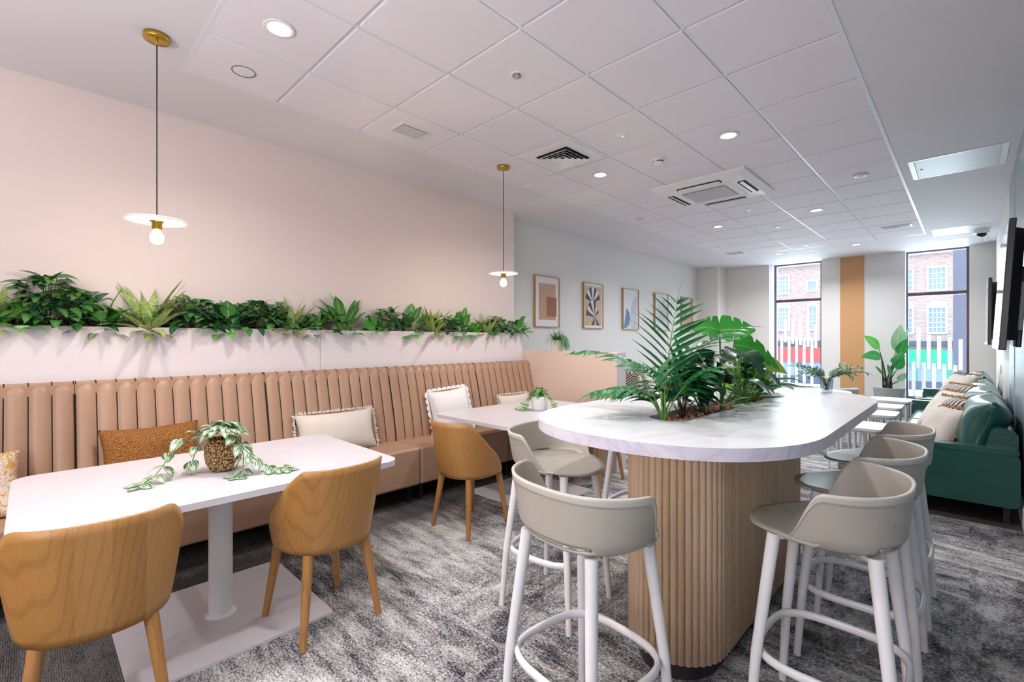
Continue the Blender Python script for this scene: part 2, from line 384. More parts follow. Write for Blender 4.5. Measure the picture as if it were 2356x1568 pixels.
def rrect(x0, x1, y0, y1, r, n=6):
    out = []
    for cx_, cy_, a0 in ((x1-r, y0+r, -PI/2), (x1-r, y1-r, 0), (x0+r, y1-r, PI/2), (x0+r, y0+r, PI)):
        for i in range(n+1):
            a = a0+PI/2*i/n; out.append((cx_+r*math.cos(a), cy_+r*math.sin(a)))
    return out

def tag(o, label=None, cat=None, group=None, kind=None):
    if label: o['label'] = label
    if cat: o['category'] = cat
    if group: o['group'] = group
    if kind: o['kind'] = kind
    return o
def empty(name, loc=(0, 0, 0), rz=0, label=None, cat=None, group=None):
    o = bpy.data.objects.new(name, None); COL.objects.link(o); o.location = loc; o.rotation_euler = (0, 0, rz)
    o.empty_display_size = .1
    return tag(o, label, cat, group)
def struct(o): o['kind'] = 'structure'; return o
def box(name, x0, x1, y0, y1, z0, z1, m, parent=None, bevel=0):
    return MB().box(x0, x1, y0, y1, z0, z1).build(name, m, parent, bevel=bevel)
def copy_tree(o, parent=None):
    c = o.copy(); COL.objects.link(c)
    if parent: c.parent = parent
    for ch in [x for x in bpy.data.objects if x.parent == o]: copy_tree(ch, c)
    return c
def dup(o, loc, rz=None, label=None, group=None):
    c = copy_tree(o); c.location = loc
    if rz is not None: c.rotation_euler = (0, 0, rz)
    if label: c['label'] = label
    if group: c['group'] = group
    return c
# ------------------------------------------------------------------ room shell
XL, XB, XR = -4.45, -4.13, .30       # art wall, bench wall, right wall
YN, YF = -3.2, 11.20                 # wall behind the camera, window wall
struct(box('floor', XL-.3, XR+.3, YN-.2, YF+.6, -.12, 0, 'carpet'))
struct(box('floor_wood_strip', -.50, XR-.02, 5.02, 11.1, 0, .004, 'dark_plank'))
struct(box('wall_left', XL-.2, XL, 4.28, YF+.5, 0, ZC, 'paint_grey'))
struct(box('wall_left_bench', XL-.2, XB, YN, 4.28, 0, ZC, 'paint_warm'))
struct(box('wall_left_pier', XL, -4.0, 10.66, YF+.05, 0, ZC, 'paint_white'))
struct(box('wall_back', XL-.2, XR+.2, YN-.2, YN, 0, ZC, 'paint_warm'))
struct(box('wall_right', XR, XR+.2, YN, 7.15, 0, ZC, 'paint_teal_grey'))
struct(box('wall_right_far', XR+.015, XR+.2, 7.15, YF+.5, 0, ZC, 'paint_white'))
w = MB()
for y in (1.6, 2.8, 4.0, 5.2, 6.3): w.box(XR-.006, XR+.004, y-.004, y+.004, .15, ZC)
struct(w.build('trim_1', 'grid_metal'))
struct(box('baseboard_right', XR-.018, XR, YN, YF, 0, .15, 'trim_white', bevel=.003))
# window wall: solid pieces between the two tall windows
for i, (a, b, m, y) in enumerate([(XL, -3.11, 'paint_white', YF), (-2.15, -1.83, 'paint_white', YF), (-1.83, -1.45, 'paint_orange', YF-.012), (-1.45, -.84, 'paint_grey', YF), (0.0, XR+.03, 'paint_white', YF)]):
    struct(box('wall_front' if i == 0 else 'wall_front_%s' % ('', 'pier', 'panel', 'middle', 'end')[i], a, b, y, YF+.42, 0, ZC, m))
struct(box('wall_front_sill', -3.11, -2.15, YF+.04, YF+.42, 0, .37, 'paint_white'))
struct(box('wall_front_sill_low', -.84, 0.0, YF+.04, YF+.42, 0, .30, 'paint_white'))

def window(name, x0, x1, zs, yl, stripes, m1, m2):
    """frame, mullion, pane and frosted stripes; the window is the thing"""
    f = MB(); z1 = ZC
    f.box(x0, x0+.05, yl-.04, yl+.05, zs, z1, 0); f.box(x1-.055, x1, yl-.04, yl+.05, zs, z1, 1)
    f.box(x0+.05, x1-.055, yl-.02, yl+.04, zs, zs+.05, 0); f.box(x0+.05, x1-.055, yl-.02, yl+.04, z1-.03, z1, 0)
    fr = struct(f.build(name, [m1, m2], bevel=.004))
    MB().box(x0+.05, x1-.055, yl-.045, yl+.045, 2.195, 2.255).build('mullion', m2, fr, bevel=.004)
    MB().box(x0+.04, x1-.05, yl, yl+.012, zs+.04, z1-.02).build('glass', 'window_glass', fr)
    s = MB()
    for xa, xb, za, zb in stripes: s.box(xa, xb, yl-.004, yl-.001, za, zb)
    s.build('frosted_stripes', 'frost', fr)
    return fr
random.seed(4)
YG = YF+.20
st = []
for i in range(6):
    x = -2.945+i*.141; st.append((x, x+.052, .42, 1.48-.012*i))
    st.append((x+.0705, x+.1225, 1.34-.03*i, 1.84+(.04 if i in (2, 3) else -.03*i)))
window('window_1', -3.06, -2.14, .37, YG, [q for q in st if q[1] < -2.2], 'frame_grey', 'frame_plum')
st = []
for i in range(6):
    x = -.765+i*.140; st.append((x, x+.055, .36, .99-.012*i))
    if i != 5: st.append((x-.070+.0, x-.015, .86, 1.60 if i == 1 else 1.52-.02*i))
    else: st.append((x-.070, x-.015, .86, 1.40))
window('window_2', -.86, .02, .30, YG, [q for q in st if q[1] < -.03 and q[0] > -.82], 'frame_grey', 'frame_plum')
# low sill ledge with a black handle bar on window 1
t = empty('window_sensor_bar', (-2.6, YF+.10, .37), 0, 'slim grey bar lying on the sill of the narrow window behind the bar', 'bar')
MB().box(-.16, .16, -.02, .02, 0, .02).build('bar', 'grey_metal', t, bevel=.006); MB().box(-.10, .10, -.012, .012, .02, .035).build('handle', 'frame_grey', t, bevel=.004)

# ------------------------------------------------------------------ ceiling
CX = [-3.39, -2.869, -2.269, -1.669, -1.069, -.4825]
CY = [.648] + [.579+.6*j for j in range(1, 15)] + [9.542]
c = MB(); T = .25
c.box(XL-.2, CX[0], YN-.2, YF+.5, ZC, ZC+T); c.box(CX[-1], XR+.2, YN-.2, YF+.5, ZC, ZC+T)
c.box(CX[0], CX[-1], YN-.2, CY[0], ZC, ZC+T); c.box(CX[0], CX[-1], CY[-1], YF+.5, ZC, ZC+T)
struct(c.build('ceiling', 'ceiling_white'))
struct(box('ceiling_grid', CX[0], CX[-1], CY[0], CY[-1], ZC+.004, ZC+.05, 'grid_metal'))
AC = (-2.269+.17, -1.069-.17+.02, 4.779, 5.579)   # cassette footprint kept free of tiles
t = MB()
for i in range(5):
    for j in range(len(CY)-1):
        x0, x1, y0, y1 = CX[i]+.011, CX[i+1]-.011, CY[j]+.011, CY[j+1]-.011
        t.box(x0, x1, y0, y1, ZC-.004, ZC+.006)
struct(t.build('ceiling_tiles', 'tile_white', bevel=.002))
e = MB()
for x in (CX[0], CX[-1]): e.box(x-.012, x+.012, CY[0]-.012, CY[-1]+.012, ZC-.0035, ZC+.004)
for y in (CY[0], CY[-1]): e.box(CX[0]+.012, CX[-1]-.012, y-.012, y+.012, ZC-.0035, ZC+.004)
for x in CX[1:-1]: e.box(x-.009, x+.009, CY[0], CY[-1], ZC+.0, ZC+.004)
struct(e.build('trim_2', 'grid_metal'))

ZT = ZC-.004
def downlight(loc, label):
    t = empty('recessed_downlight', loc, 0, label, 'ceiling light', 'round recessed downlights in the ceiling')
    MB().lathe([(.052, 0), (.075, -.001), (.078, -.004), (.070, -.007), (.055, -.006), (.052, 0)], 32, cap=False).build('trim_ring', 'white_plastic', t)
    MB().lathe([(.0001, -.003), (.053, -.003)], 32, cap=False).build('diffuser', 'led_glow', t)
    return t
DL = [(-2.567, .904, 'round lit downlight nearest the brass-capped pendant above the first dining table'),
      (-1.366, 3.859, 'round lit downlight in the tile just before the ceiling air conditioner'),
      (-2.59, 3.90, 'round lit downlight beside the square air diffuser'),
      (-1.363, 6.844, 'round lit downlight behind the ceiling air conditioner on the window side'),
      (-2.57, 6.856, 'round lit downlight behind the ceiling air conditioner on the art wall side'),
      (-2.56, 9.837, 'round lit downlight in the plaster near the narrow window'),
      (-1.377, 9.808, 'round lit downlight in the plaster above the orange wall panel')]
for x, y, l in DL:
    downlight((x, y, ZT if y < 9.5 else ZC), l)

def disc(name, loc, r, h, label, cat='ceiling disc', led=False, dark=False):
    t = empty(name, loc, 0, label, cat)
    MB().lathe([(r, 0), (r, -h*.5), (r*.85, -h), (.0001, -h*1.05)], 28, cap=False).build('cover', 'white_plastic', t)
    if dark: MB().lathe([(r*1.06, 0), (r*1.06, -.003), (r, -.004)], 28, cap=False).build('ring', 'frame_grey', t)
    if led: MB().lathe([(.008, -h*1.05), (.006, -h*1.4-.001), (.0001, -h*1.5-.001)], 12, cap=False).build('indicator', 'green_led', t)
    return t
disc('ceiling_cover', (-3.137, .902, ZT), .062, .003, 'flat round cover plate in the small corner tile of the ceiling', 'cover plate', dark=True)
disc('ceiling_sensor', (-1.972, 3.281, ZT), .05, .005, 'round ceiling sensor with green light beside the square diffuser', 'sensor', led=True)
disc('ceiling_cover', (-3.169, 5.702, ZT), .05, .004, 'round ceiling cover in the edge tile above the striped pictures', 'cover plate', dark=True)
disc('ceiling_sensor', (-1.979, 6.271, ZT), .04, .004, 'small ceiling sensor with green light just beyond the air conditioner', 'sensor', led=True)
disc('ceiling_speaker', (-1.97, 7.44, ZT), .05, .01, 'small round ceiling speaker between the rear downlights', 'speaker')
disc('ceiling_speaker', (-.764, 5.687, ZT), .06, .018, 'round ceiling speaker with dark rim in the last row of tiles by the plaster strip', 'speaker', dark=True)
disc('ceiling_sensor', (-2.0, 9.25, ZT), .05, .006, 'pale round sensor in the last tile row near the windows', 'sensor')
disc('ceiling_cover', (-2.12, 10.3, ZC), .06, .004, 'round plate in the plaster between the two far downlights', 'cover plate', dark=True)
t = empty('ceiling_sprinkler', (-1.98, 2.08, ZT), 0, 'round ceiling sprinkler with dark centre alone in its tile', 'sprinkler')
MB().lathe([(.045, 0), (.045, -.004), (.032, -.006), (.03, -.001), (.0001, -.001)], 28, cap=False).build('rosette', 'white_plastic', t)
MB().lathe([(.022, -.001), (.022, -.010), (.012, -.012), (.0001, -.012)], 20, cap=False).build('nozzle', 'grey_metal', t)
t = empty('smoke_detector', (-2.0, 3.94, ZT), 0, 'white domed smoke detector with black slots', 'smoke detector')
MB().lathe([(.058, 0), (.058, -.012), (.05, -.016)], 28, cap=False).build('base', 'white_plastic', t)
MB().lathe([(.048, -.012), (.046, -.034), (.030, -.046), (.012, -.05), (.0001, -.05)], 28, cap=False).build('dome', 'white_plastic', t)
q = MB()
for k in range(4):
    a0 = k*PI/2+.15; q.grid(lambda u, v, a0=a0: (math.cos(a0+u*1.25)*.0485, math.sin(a0+u*1.25)*.0485, -.020-.007*v), 8, 1)
q.build('slots', 'black', t)

# square louvre diffuser
t = empty('air_diffuser', (-2.579, 3.294, ZT), 0, 'square white four-way air diffuser with dark louvres', 'air vent')
MB().box(-.27, .27, -.27, .27, -.005, 0).build('frame', 'white_metal', t, bevel=.002)
MB().box(-.17, .17, -.17, .17, -.007, -.004).build('opening', 'dark_void', t)
l = MB()
for k, r in enumerate((.165, .125, .085, .045)):
    ro, ri = r, r-.026
    for (ax, ay) in ((1, 0), (0, 1), (-1, 0), (0, -1)):
        px, py = -ay, ax
        p = lambda d, s, z: (ax*d+px*s, ay*d+py*s, z)
        l.add([p(ro, -ro, -.030+k*.004), p(ro, ro, -.030+k*.004), p(ri, ri, -.008), p(ri, -ri, -.008)], [(0, 1, 2, 3)], 0, False)
l.build('louvres', 'white_metal', t, solid=.002)

def vent(loc, w, d, n, label, rz=0):
    t = empty('ceiling_vent', loc, rz, label, 'air vent')
    MB().box(-w/2-.025, w/2+.025, -d/2-.025, d/2+.025, -.008, 0).build('frame', 'white_plastic', t, bevel=.002)
    MB().box(-w/2, w/2, -d/2, d/2, -.010, -.008).build('opening', 'dark_void', t)
    s = MB()
    for k in range(n):
        y = -d/2+(k+.5)*d/n; s.box(-w/2, w/2, y-d/n*.22, y+d/n*.22, -.014, -.0095)
    for k in range(1, 9): x = -w/2+k*w/9; s.box(x-.0015, x+.0015, -d/2, d/2, -.013, -.0095)
    s.build('slats', 'white_plastic', t); return t
vent((-3.10, 2.06, ZT), .155, .22, 12, 'small slatted square vent in the edge tile above the bench')
vent((-.747, 8.631, ZT), .30, .14, 8, 'rectangular ceiling vent with grey mesh near the taller window')
vent((-3.13, 9.20, ZT), .26, .14, 8, 'tiny grey vent at the far corner of the ceiling tiles')

# cassette air conditioner
t = empty('ceiling_air_conditioner', (-1.975, 5.11, ZT), 0, 'white ceiling cassette air conditioner with perforated grille', 'air conditioner')
HX, HY = .475, .475
def ring(mb, ro, ri, zo, zi, mi=0):
    for (ax, ay) in ((1, 0), (0, 1), (-1, 0), (0, -1)):
        px, py = -ay, ax; f = lambda d, s, z: (ax*d+px*s, ay*d+py*s, z)
        mb.add([f(ro, -ro, zo), f(ro, ro, zo), f(ri, ri, zi), f(ri, -ri, zi)], [(0, 1, 2, 3)], mi, False)
q = MB(); ring(q, HX, HX-.001, 0, -.02); ring(q, HX-.001, .41, -.02, -.05); ring(q, .41, .285, -.05, -.058); q.build('fascia', 'white_metal', t)
q = MB(); ring(q, .285, .275, -.058, -.052); q.box(-.275, .275, -.275, .275, -.053, -.045); q.build('panel', 'white_plastic', t)
MB().box(-.25, .20, -.20, .20, -.060, -.052).build('grille', 'grille', t, bevel=.003)
for k, (ax, ay) in enumerate(((1, 0), (0, 1), (-1, 0), (0, -1))):
    a = math.atan2(ay, ax); q = MB(); R = Matrix.Rotation(a, 3, 'Z')
    def P(x, y, z): v = R @ Vector((x, y, z)); return (v.x, v.y, v.z)
    q.add([P(.325, -.22, -.0592), P(.40, -.22, -.0543), P(.40, .22, -.0543), P(.325, .22, -.0592)], [(0, 1, 2, 3)], 0, False)
    s = q.build('air_slot', 'dark_void', t)
    q = MB()
    q.add([P(.345, -.21, -.064), P(.375, -.21, -.055), P(.375, .21, -.055), P(.345, .21, -.064)], [(0, 1, 2, 3)], 0, False)
    q.build('flap', 'white_metal', s, solid=.004)

def hatch(x0, x1, y0, y1, label):
    t = empty('access_hatch', ((x0+x1)/2, (y0+y1)/2, ZC), 0, label, 'access panel')
    w, d = (x1-x0)/2, (y1-y0)/2
    q = MB(); 
    q.box(-w, w, -d, -d+.025, -.004, 0).box(-w, w, d-.025, d, -.004, 0).box(-w, -w+.04, -d+.025, d-.025, -.004, 0).box(w-.04, w, -d+.025, d-.025, -.004, 0)
    q.build('frame', 'white_metal', t, bevel=.001)
    MB().box(-w+.043, w-.043, -d+.028, d-.028, -.003, 0).build('door_panel', 'ceiling_white' if x0 < -3 else 'hatch_steel', t, bevel=.001)
    MB().lathe([(.012, -.003), (.011, -.006), (.0001, -.006)], 12, c=(-w+.08, 0, 0), cap=False).build('lock', 'grey_metal', t)
M['hatch_steel'] = mat('hatch_steel', rgb(206, 212, 220), .38, spec=.4)
hatch(-.405, .24, 5.60, 6.26, 'large white metal ceiling hatch above the near end of the green sofa')
hatch(-.40, .21, 9.28, 9.90, 'white ceiling hatch beside the dome camera')
hatch(-.385, .21, 10.37, 11.04, 'white ceiling hatch closest to the taller window head')
hatch(-4.30, -3.85, 7.2, 7.8, 'faint painted ceiling hatch above the art wall')
t = empty('ceiling_camera', (.13, 9.75, ZC-.004), 0, 'white dome security camera with black lens under the ceiling corner', 'camera')
MB().lathe([(.085, 0), (.085, -.04), (.07, -.055), (.05, -.06)], 28, cap=False).build('housing', 'white_plastic', t)
MB().lathe([(.058, -.055), (.052, -.085), (.03, -.105), (.0001, -.112)], 24, cap=False).build('lens_dome', 'navy_black', t)

# lamps that light the room
def area(name, loc, size, power, col, rot=(0, 0, 0), shape='DISK', sy=None, spread=PI):
    L = bpy.data.lights.new(name, 'AREA'); L.shape = shape; L.size = size; L.energy = power; L.color = col; L.spread = spread
    if sy: L.size_y = sy
    o = bpy.data.objects.new(name, L); COL.objects.link(o); o.location = loc; o.rotation_euler = rot; return o
for x, y, l in DL + [(-2.56, -2.05, ''), (-1.37, -2.05, ''), (-1.37, .904, '')]:
    area('downlight_beam', (x, y, ZC-.02), .10, DOWN*(1.7 if y > 5 else 1), (1, .975, .985) if y < 5 else (.93, .96, 1), spread=2.6)
for x, y, l in [(-2.56, -2.05, ''), (-1.37, -2.05, ''), (-1.37, .904, 'round lit downlight beside the first tile row, opposite the pendant lamp')][:0]: pass

# pendant lamps
def pendant(loc, zd, label):
    t = empty('pendant_lamp', loc, 0, label, 'pendant lamp')
    L = ZC-zd
    MB().lathe([(.0001, 0), (.06, 0), (.06, -.024), (.057, -.027), (.0001, -.028)], 40, cap=False).build('ceiling_rose', 'brass', t)
    MB().lathe([(.006, -.028), (.006, -.045), (.0035, -.05)], 12, cap=False).build('cord_grip', 'brass', t)
    MB().tube([(0, 0, -.045), (0, 0, -L+.02)], .0032, 8).build('cord', 'cable', t)
    MB().lathe([(.0001, -L+.008), (.02, -L+.008), (.13, -L+.004), (.138, -L), (.137, -L-.006), (.03, -L-.004), (.0001, -L-.004)], 56, cap=False).build('disc_shade', 'white_metal', t)
    MB().lathe([(.010, -L+.022), (.012, -L+.006)], 16).build('cap', 'brass', t)
    s = MB().lathe([(.030, -L-.005), (.024, -L-.010), (.022, -L-.045), (.018, -L-.048)], 24).build('socket', 'brass', t)
    MB().lathe([(.014, -L-.047), (.017, -L-.055), (.029, -L-.075), (.032, -L-.092), (.028, -L-.110), (.016, -L-.122), (.0001, -L-.126)], 24, cap=False).build('bulb', 'bulb_glow', t)
    P = bpy.data.lights.new('pendant_bulb', 'POINT'); P.energy = 13; P.color = (1, .80, .55); P.shadow_soft_size = .033
    o = bpy.data.objects.new('pendant_bulb', P); COL.objects.link(o); o.location = (loc[0], loc[1], ZC-L-.145)
    return t
pendant((-3.106, .474, ZC), 2.025, 'brass and white disc pendant lamp above the first dining table')
pendant((-3.119, 3.088, ZC), 2.012, 'brass and white disc pendant lamp above the second dining table')

# ------------------------------------------------------------------ art wall
def art(y0, label, shapes, mats, mount='mount_white'):
    """canvas in local x(=along wall 0..1), z(0..1)"""
    W, Ht = .56, .745
    t = empty('framed_picture', (XL, y0, 1.575), 0, label, 'picture', None)
    f = MB(); th = .014; dp = .035
    f.box(0, dp, 0, th, 0, Ht).box(0, dp, W-th, W, 0, Ht).box(0, dp, th, W-th, 0, th).box(0, dp, th, W-th, Ht-th, Ht)
    f.build('frame', 'oak_frame', t, bevel=.0015)
    MB().box(.002, .022, th, W-th, th, Ht-th).build('mount', mount, t)
    p = MB()
    for k, (poly, mi) in enumerate(shapes):
        lift = .0225+.0004*k
        p.add([(lift, th+a*(W-2*th), th+b*(Ht-2*th)) for a, b in poly], [list(range(len(poly)))], mi, False)
    p.build('print', mats, t); return t
M['mount_white'] = mat('mount_white', rgb(226, 222, 226), .6)
k = N('art_wood'); f = k.noise(k.mapping(k.tc.outputs['Object'], (1, 1, .12)), 40, 4, .6, 2); k.col(k.mix(f, rgb(204, 166, 136), rgb(168, 126, 98))); M['art_wood'] = k.m
for n_, c_ in (('art_rust', (158, 96, 66)), ('art_navy', (40, 60, 84)), ('art_cream', (224, 208, 198)), ('art_tan', (196, 164, 136)), ('art_blue', (98, 130, 164)), ('art_line', (150, 150, 158)), ('art_grey', (190, 194, 206)), ('art_dust', (190, 150, 134)), ('art_paper', (214, 214, 220)), ('art_green', (188, 190, 130))):
    M[n_] = mat(n_, rgb(*c_), .6)
R4 = lambda a, b, c_, d: [(a, c_), (b, c_), (b, d), (a, d)]
art(5.01, 'oak framed print of a rust square on tan wood, first on the grey wall', [(R4(.14, .86, .13, .87), 0), (R4(.46, .90, .20, .60), 1)], ['art_wood', 'art_rust'])
def fan(cx_, cy_, r, a0, a1, n, e=1.15):
    out = []
    for k in range(n):
        b0 = a0+(a1-a0)*k/n; b1 = a0+(a1-a0)*(k+1)/n
        pts = [(cx_, cy_)]+[(cx_+r*math.cos(b0+(b1-b0)*j/4), cy_+r*e*math.sin(b0+(b1-b0)*j/4)*.78) for j in range(5)]
        out.append((pts, 1 if k % 2 == 0 else 2))
    return out
sh = [(R4(.06, .94, .05, .95), 0)]
sh += fan(.46, .57, .40, .25, PI-.25, 7)+fan(.55, .25, .44, PI*.45, PI*.98, 5)+fan(.58, .26, .22, .5, 1.5, 2)
sh += [([(.45, .30), (.48, .30), (.47, .60), (.45, .60)], 2), ([(.55, .25), (.40, .06), (.52, .06)], 1), ([(.58, .25), (.70, .06), (.82, .06)], 1), ([(.10, .06), (.38, .06), (.30, .14), (.16, .12)], 3)]
art(6.19, 'oak framed print of a navy and cream fan leaf plant on tan', sh, ['art_tan', 'art_navy', 'art_cream', 'art_green'])
sh = [(R4(.0, 1, 0, 1), 0)]
half = [(.03, .02), (.10, .02)]+[(.10+.36*math.sin(PI*j/12), .02+.50*(1-math.cos(PI*j/12))/2) for j in range(1, 12)]+[(.22, .52)]
sh.append((half, 1))
for k in range(5):
    r1 = .50-.075*k; x0 = 1.02; zc = .44
    outer = [(x0-r1, .03)]+[(x0-r1*math.cos(PI/2*j/10), zc+r1*.82*math.sin(PI/2*j/10)) for j in range(11)]
    inner = [(x0-(r1-.014)*math.cos(PI/2*j/10), zc+(r1-.014)*.82*math.sin(PI/2*j/10)) for j in range(10, -1, -1)]+[(x0-r1+.014, .03)]
    for j in range(10): sh.append(([outer[1+j], outer[2+j], inner[9-j], inner[10-j]], 2))
    sh.append(([(x0-r1, .03), (x0-r1+.014, .03), (x0-r1+.014, zc), (x0-r1, zc)], 2))
sh = [([(min(.995, a), b) for a, b in p_], m_) for p_, m_ in sh]
art(7.38, 'oak framed print with a blue half moon and thin nested arches', sh, ['art_paper', 'art_blue', 'art_line'])
random.seed(9)
sh = [(R4(0, 1, 0, 1), 0)]
for k in range(16):
    a = .12+.05*k; b = random.uniform(.1, .4); c_ = random.uniform(.5, .95); sh.append(([(a, b), (a+.012, b), (a+.05, c_), (a+.038, c_)], 1))
art(8.57, 'oak framed print of thin dark reed lines, half hidden by the palm tip', sh, ['art_paper', 'art_line'])
art(9.76, 'oak framed print of grey and dusty pink blocks, last before the corner', [(R4(0, 1, 0, 1), 0), (R4(.0, 1, .0, .13), 2), (R4(.1, 1, .13, 1), 1), (R4(.12, .7, .55, 1), 3)], ['art_grey', 'art_dust', 'art_paper', 'art_grey'])

# small wall details
t = empty('wall_panel_outline', (-3.75, YF, 1.25), 0, 'thin square service panel low on the cream far wall behind the large split leaf', 'panel')
MB().box(-.18, .34, -.006, 0, -.15, .15).build('panel', 'paint_white', t, bevel=.002)
def socket(y, z, label):
    t = empty('wall_switch', (XR, y, z), 0, label, 'switch')
    MB().box(-.008, 0, -.04, .04, -.045, .045).build('plate', 'white_plastic', t, bevel=.002)
    MB().box(-.012, -.008, -.012, .012, -.02, .02).build('rocker', 'grid_metal', t, bevel=.001)
socket(7.6, .72, 'small white switch plate just above the green sofa back')
t = empty('wall_switch', (XR+.015, 9.3, .98), 0, 'slim switch plate on the pale wall beyond the second screen', 'switch')
MB().box(-.008, 0, -.03, .03, -.06, .06).build('plate', 'grey_metal', t, bevel=.002)

# screens
def tv(y0, y1, z0, z1, xt, xb, label, ports):
    t = empty('wall_screen', ((xt+xb)/2, (y0+y1)/2, (z0+z1)/2), 0, label, 'television')
    t.rotation_euler = (0, -math.atan2(xb-xt, z1-z0)*-1, 0)
    w, h = (y1-y0)/2, (z1-z0)/2
    MB().box(-.012, .018, -w, w, -h, h).build('bezel', 'navy_black', t, bevel=.004)
    MB().box(-.0145, -.0118, -w+.012, w-.012, -h+.03, h-.012).build('display', 'screen', t)
    MB().box(-.016, -.011, -w, w, -h, -h+.028).build('lower_strip', 'grey_metal', t, bevel=.002)
    MB().prism([(.018, -w+.03), (.060, -w+.10), (.060, w-.10), (.018, w-.03)], -h+.06, h-.05).build('rear_shell', 'black', t, bevel=.01)
    MB().box(.060, .085, -w+.16, -w+.40, -h+.02, h*.05).build('rear_housing', 'black', t, bevel=.006)
    b = MB().box(.060, .13, -.15, .15, -.12, .14).build('bracket', 'black', t, bevel=.006)
    if ports:
        MB().box(.060, .082, -w+.10, -w+.155, -.26, .02).build('port_panel', 'frame_grey', t, bevel=.004)
    c_ = MB(); c_.tube([(.06, -.1, .0), (.08, -.22, .10), (.10, -.26, .25), (.13, -.2, .30)], .004, 8); c_.build('cable', 'white_plastic', t)
    return t
tv(3.93, 4.95, 1.33, 2.09, .135, .178, 'nearer black wall screen on the blue-grey wall, tilted down', True)
tv(7.46, 8.70, 1.335, 2.085, .160, .166, 'further black wall screen on the wall beyond the first one', False)
# ------------------------------------------------------------------ oak shell dining chair (faces local +Y)
def smooth(t): t = max(0, min(1, t)); return t*t*(3-2*t)
def leg_bm(x0, y0, z0, x1, y1, r0, r1, n=10):
    return MB().tube([(x1, y1, 0), (x1+(x0-x1)*.5, y1+(y0-y1)*.5, z0*.5), (x0, y0, z0)], [r1, (r0+r1)/2, r0], n)
def make_chair(label):
    t = empty('dining_chair', (0, 0, 0), 0, label, 'chair')
    AM = math.radians(128)
    def shell(u, v, off=0, lo=.40):
        a = (u*2-1)*AM; au = abs(u*2-1)
        top = .808-.012*math.cos(a)*0
        q_ = max(0, min(1, (au-.36)/.60)); drop = .62*q_+.38*smooth(q_)
        ztop = .805*(1-drop)+.462*drop-.05*max(0, au-.30)**2
        zb = lo+.010*au
        z = zb+(ztop-zb)*v
        # rounded shoulders: pull sides in at the very top
        k = (z-.40)/.40
        rx = .212+.058*k**.8-off if k > 0 else .212-off; ry = .218+.045*max(0, k)**.8-off
        x = rx*math.copysign(abs(math.sin(a))**.84, a); y = -ry*math.copysign(abs(math.cos(a))**.84, math.cos(a))
        if math.cos(a) < 0: y *= 1.05
        y -= .035*k*max(0, math.cos(a))
        return (x, y+.0, z)
    MB().grid(lambda u, v: shell(u, v), 48, 12).build('shell', 'oak_chair', t, solid=.010, off=-1)
    # seat underside and pad
    def plate(z0, z1, s, m, name, dome=0):
        pts = []
        for i in range(40):
            a = 2*PI*i/40; x = math.sin(a); y = -math.cos(a)
            e = .85
            X = s*abs(x)**e*math.copysign(1, x); Y = s*abs(y)**e*math.copysign(1, y)*1.02
            pts.append((X, Y))
        prof = [(1, z0), (1.015, (z0+z1)/2), (.97, z1-.004), (.86, z1), (.5, z1+dome*.6), (.001, z1+dome)]
        mb = MB(); v = [(x*r, y*r, z) for r, z in prof for x, y in pts]; n = 40
        f = [(j*n+i, j*n+(i+1) % n, (j+1)*n+(i+1) % n, (j+1)*n+i) for j in range(len(prof)-1) for i in range(n)]
        mb.add(v, f, 0, True); mb.add(v[:n], [list(range(n))[::-1]], 0, False)
        return mb.build(name, m, t)
    plate(.396, .412, .196, 'oak_chair', 'seat_base')
    plate(.412, .462, .192, 'taupe_fabric', 'seat_pad', .008)
    # upholstered inner back follows the shell
    MB().grid(lambda u, v: shell(.5+(u-.5)*.86, .10+v*.87, .020), 30, 8).build('back_pad', 'taupe_fabric', t, solid=.012, off=1)
    for sx in (-1, 1):
        for sy in (-1, 1):
            leg_bm(sx*.145, sy*.150, .402, sx*.195, sy*.200, .0245, .0155).build('leg', 'oak_leg', t)
    return t
E1 = 'oak shell dining chair '
c1 = make_chair(E1+'nearest the camera, at the first dining table')
c1.location = (-2.285, .175, 0); c1.rotation_euler = (0, 0, math.radians(85))
c2 = dup(c1, (-2.34, 1.03, 0), math.radians(94), E1+'on the far corner of the first dining table')
c3 = dup(c1, (-2.69, 2.315, 0), math.radians(2), E1+'at the near short end of the second table')
c4 = dup(c1, (-2.665, 3.925, 0), math.radians(180), E1+'mostly hidden between the second table and the divider')

# ------------------------------------------------------------------ dining tables
def make_table(label, W, D):
    t = empty('dining_table', (0, 0, 0), 0, label, 'table')
    MB().prism(rrect(-W/2, W/2, -D/2, D/2, .09, 8), .713, .741).build('tabletop', 'marble_table', t, bevel=.003)
    MB().lathe([(.07, .012), (.054, .016), (.053, .03), (.053, .70), (.056, .713)], 32, cap=False).build('column', 'white_metal', t)
    MB().prism(rrect(-.18, .18, -.25, .25, .01, 3), .700, .713).build('mounting_plate', 'white_metal', t)
    MB().prism(rrect(-.40, .40, -.405, .405, .012, 4), .0, .012).build('base_plate', 'marble_table', t, bevel=.002)
    return t
t1 = make_table('long white marble-top pedestal table nearest the camera, with the gold pot', 1.01, 1.47)
t1.location = (-2.715, .675, 0)
t2 = dup(t1, (-2.885, 3.215, 0), 0, 'white marble-top pedestal table beside the peach divider, with the white pot')

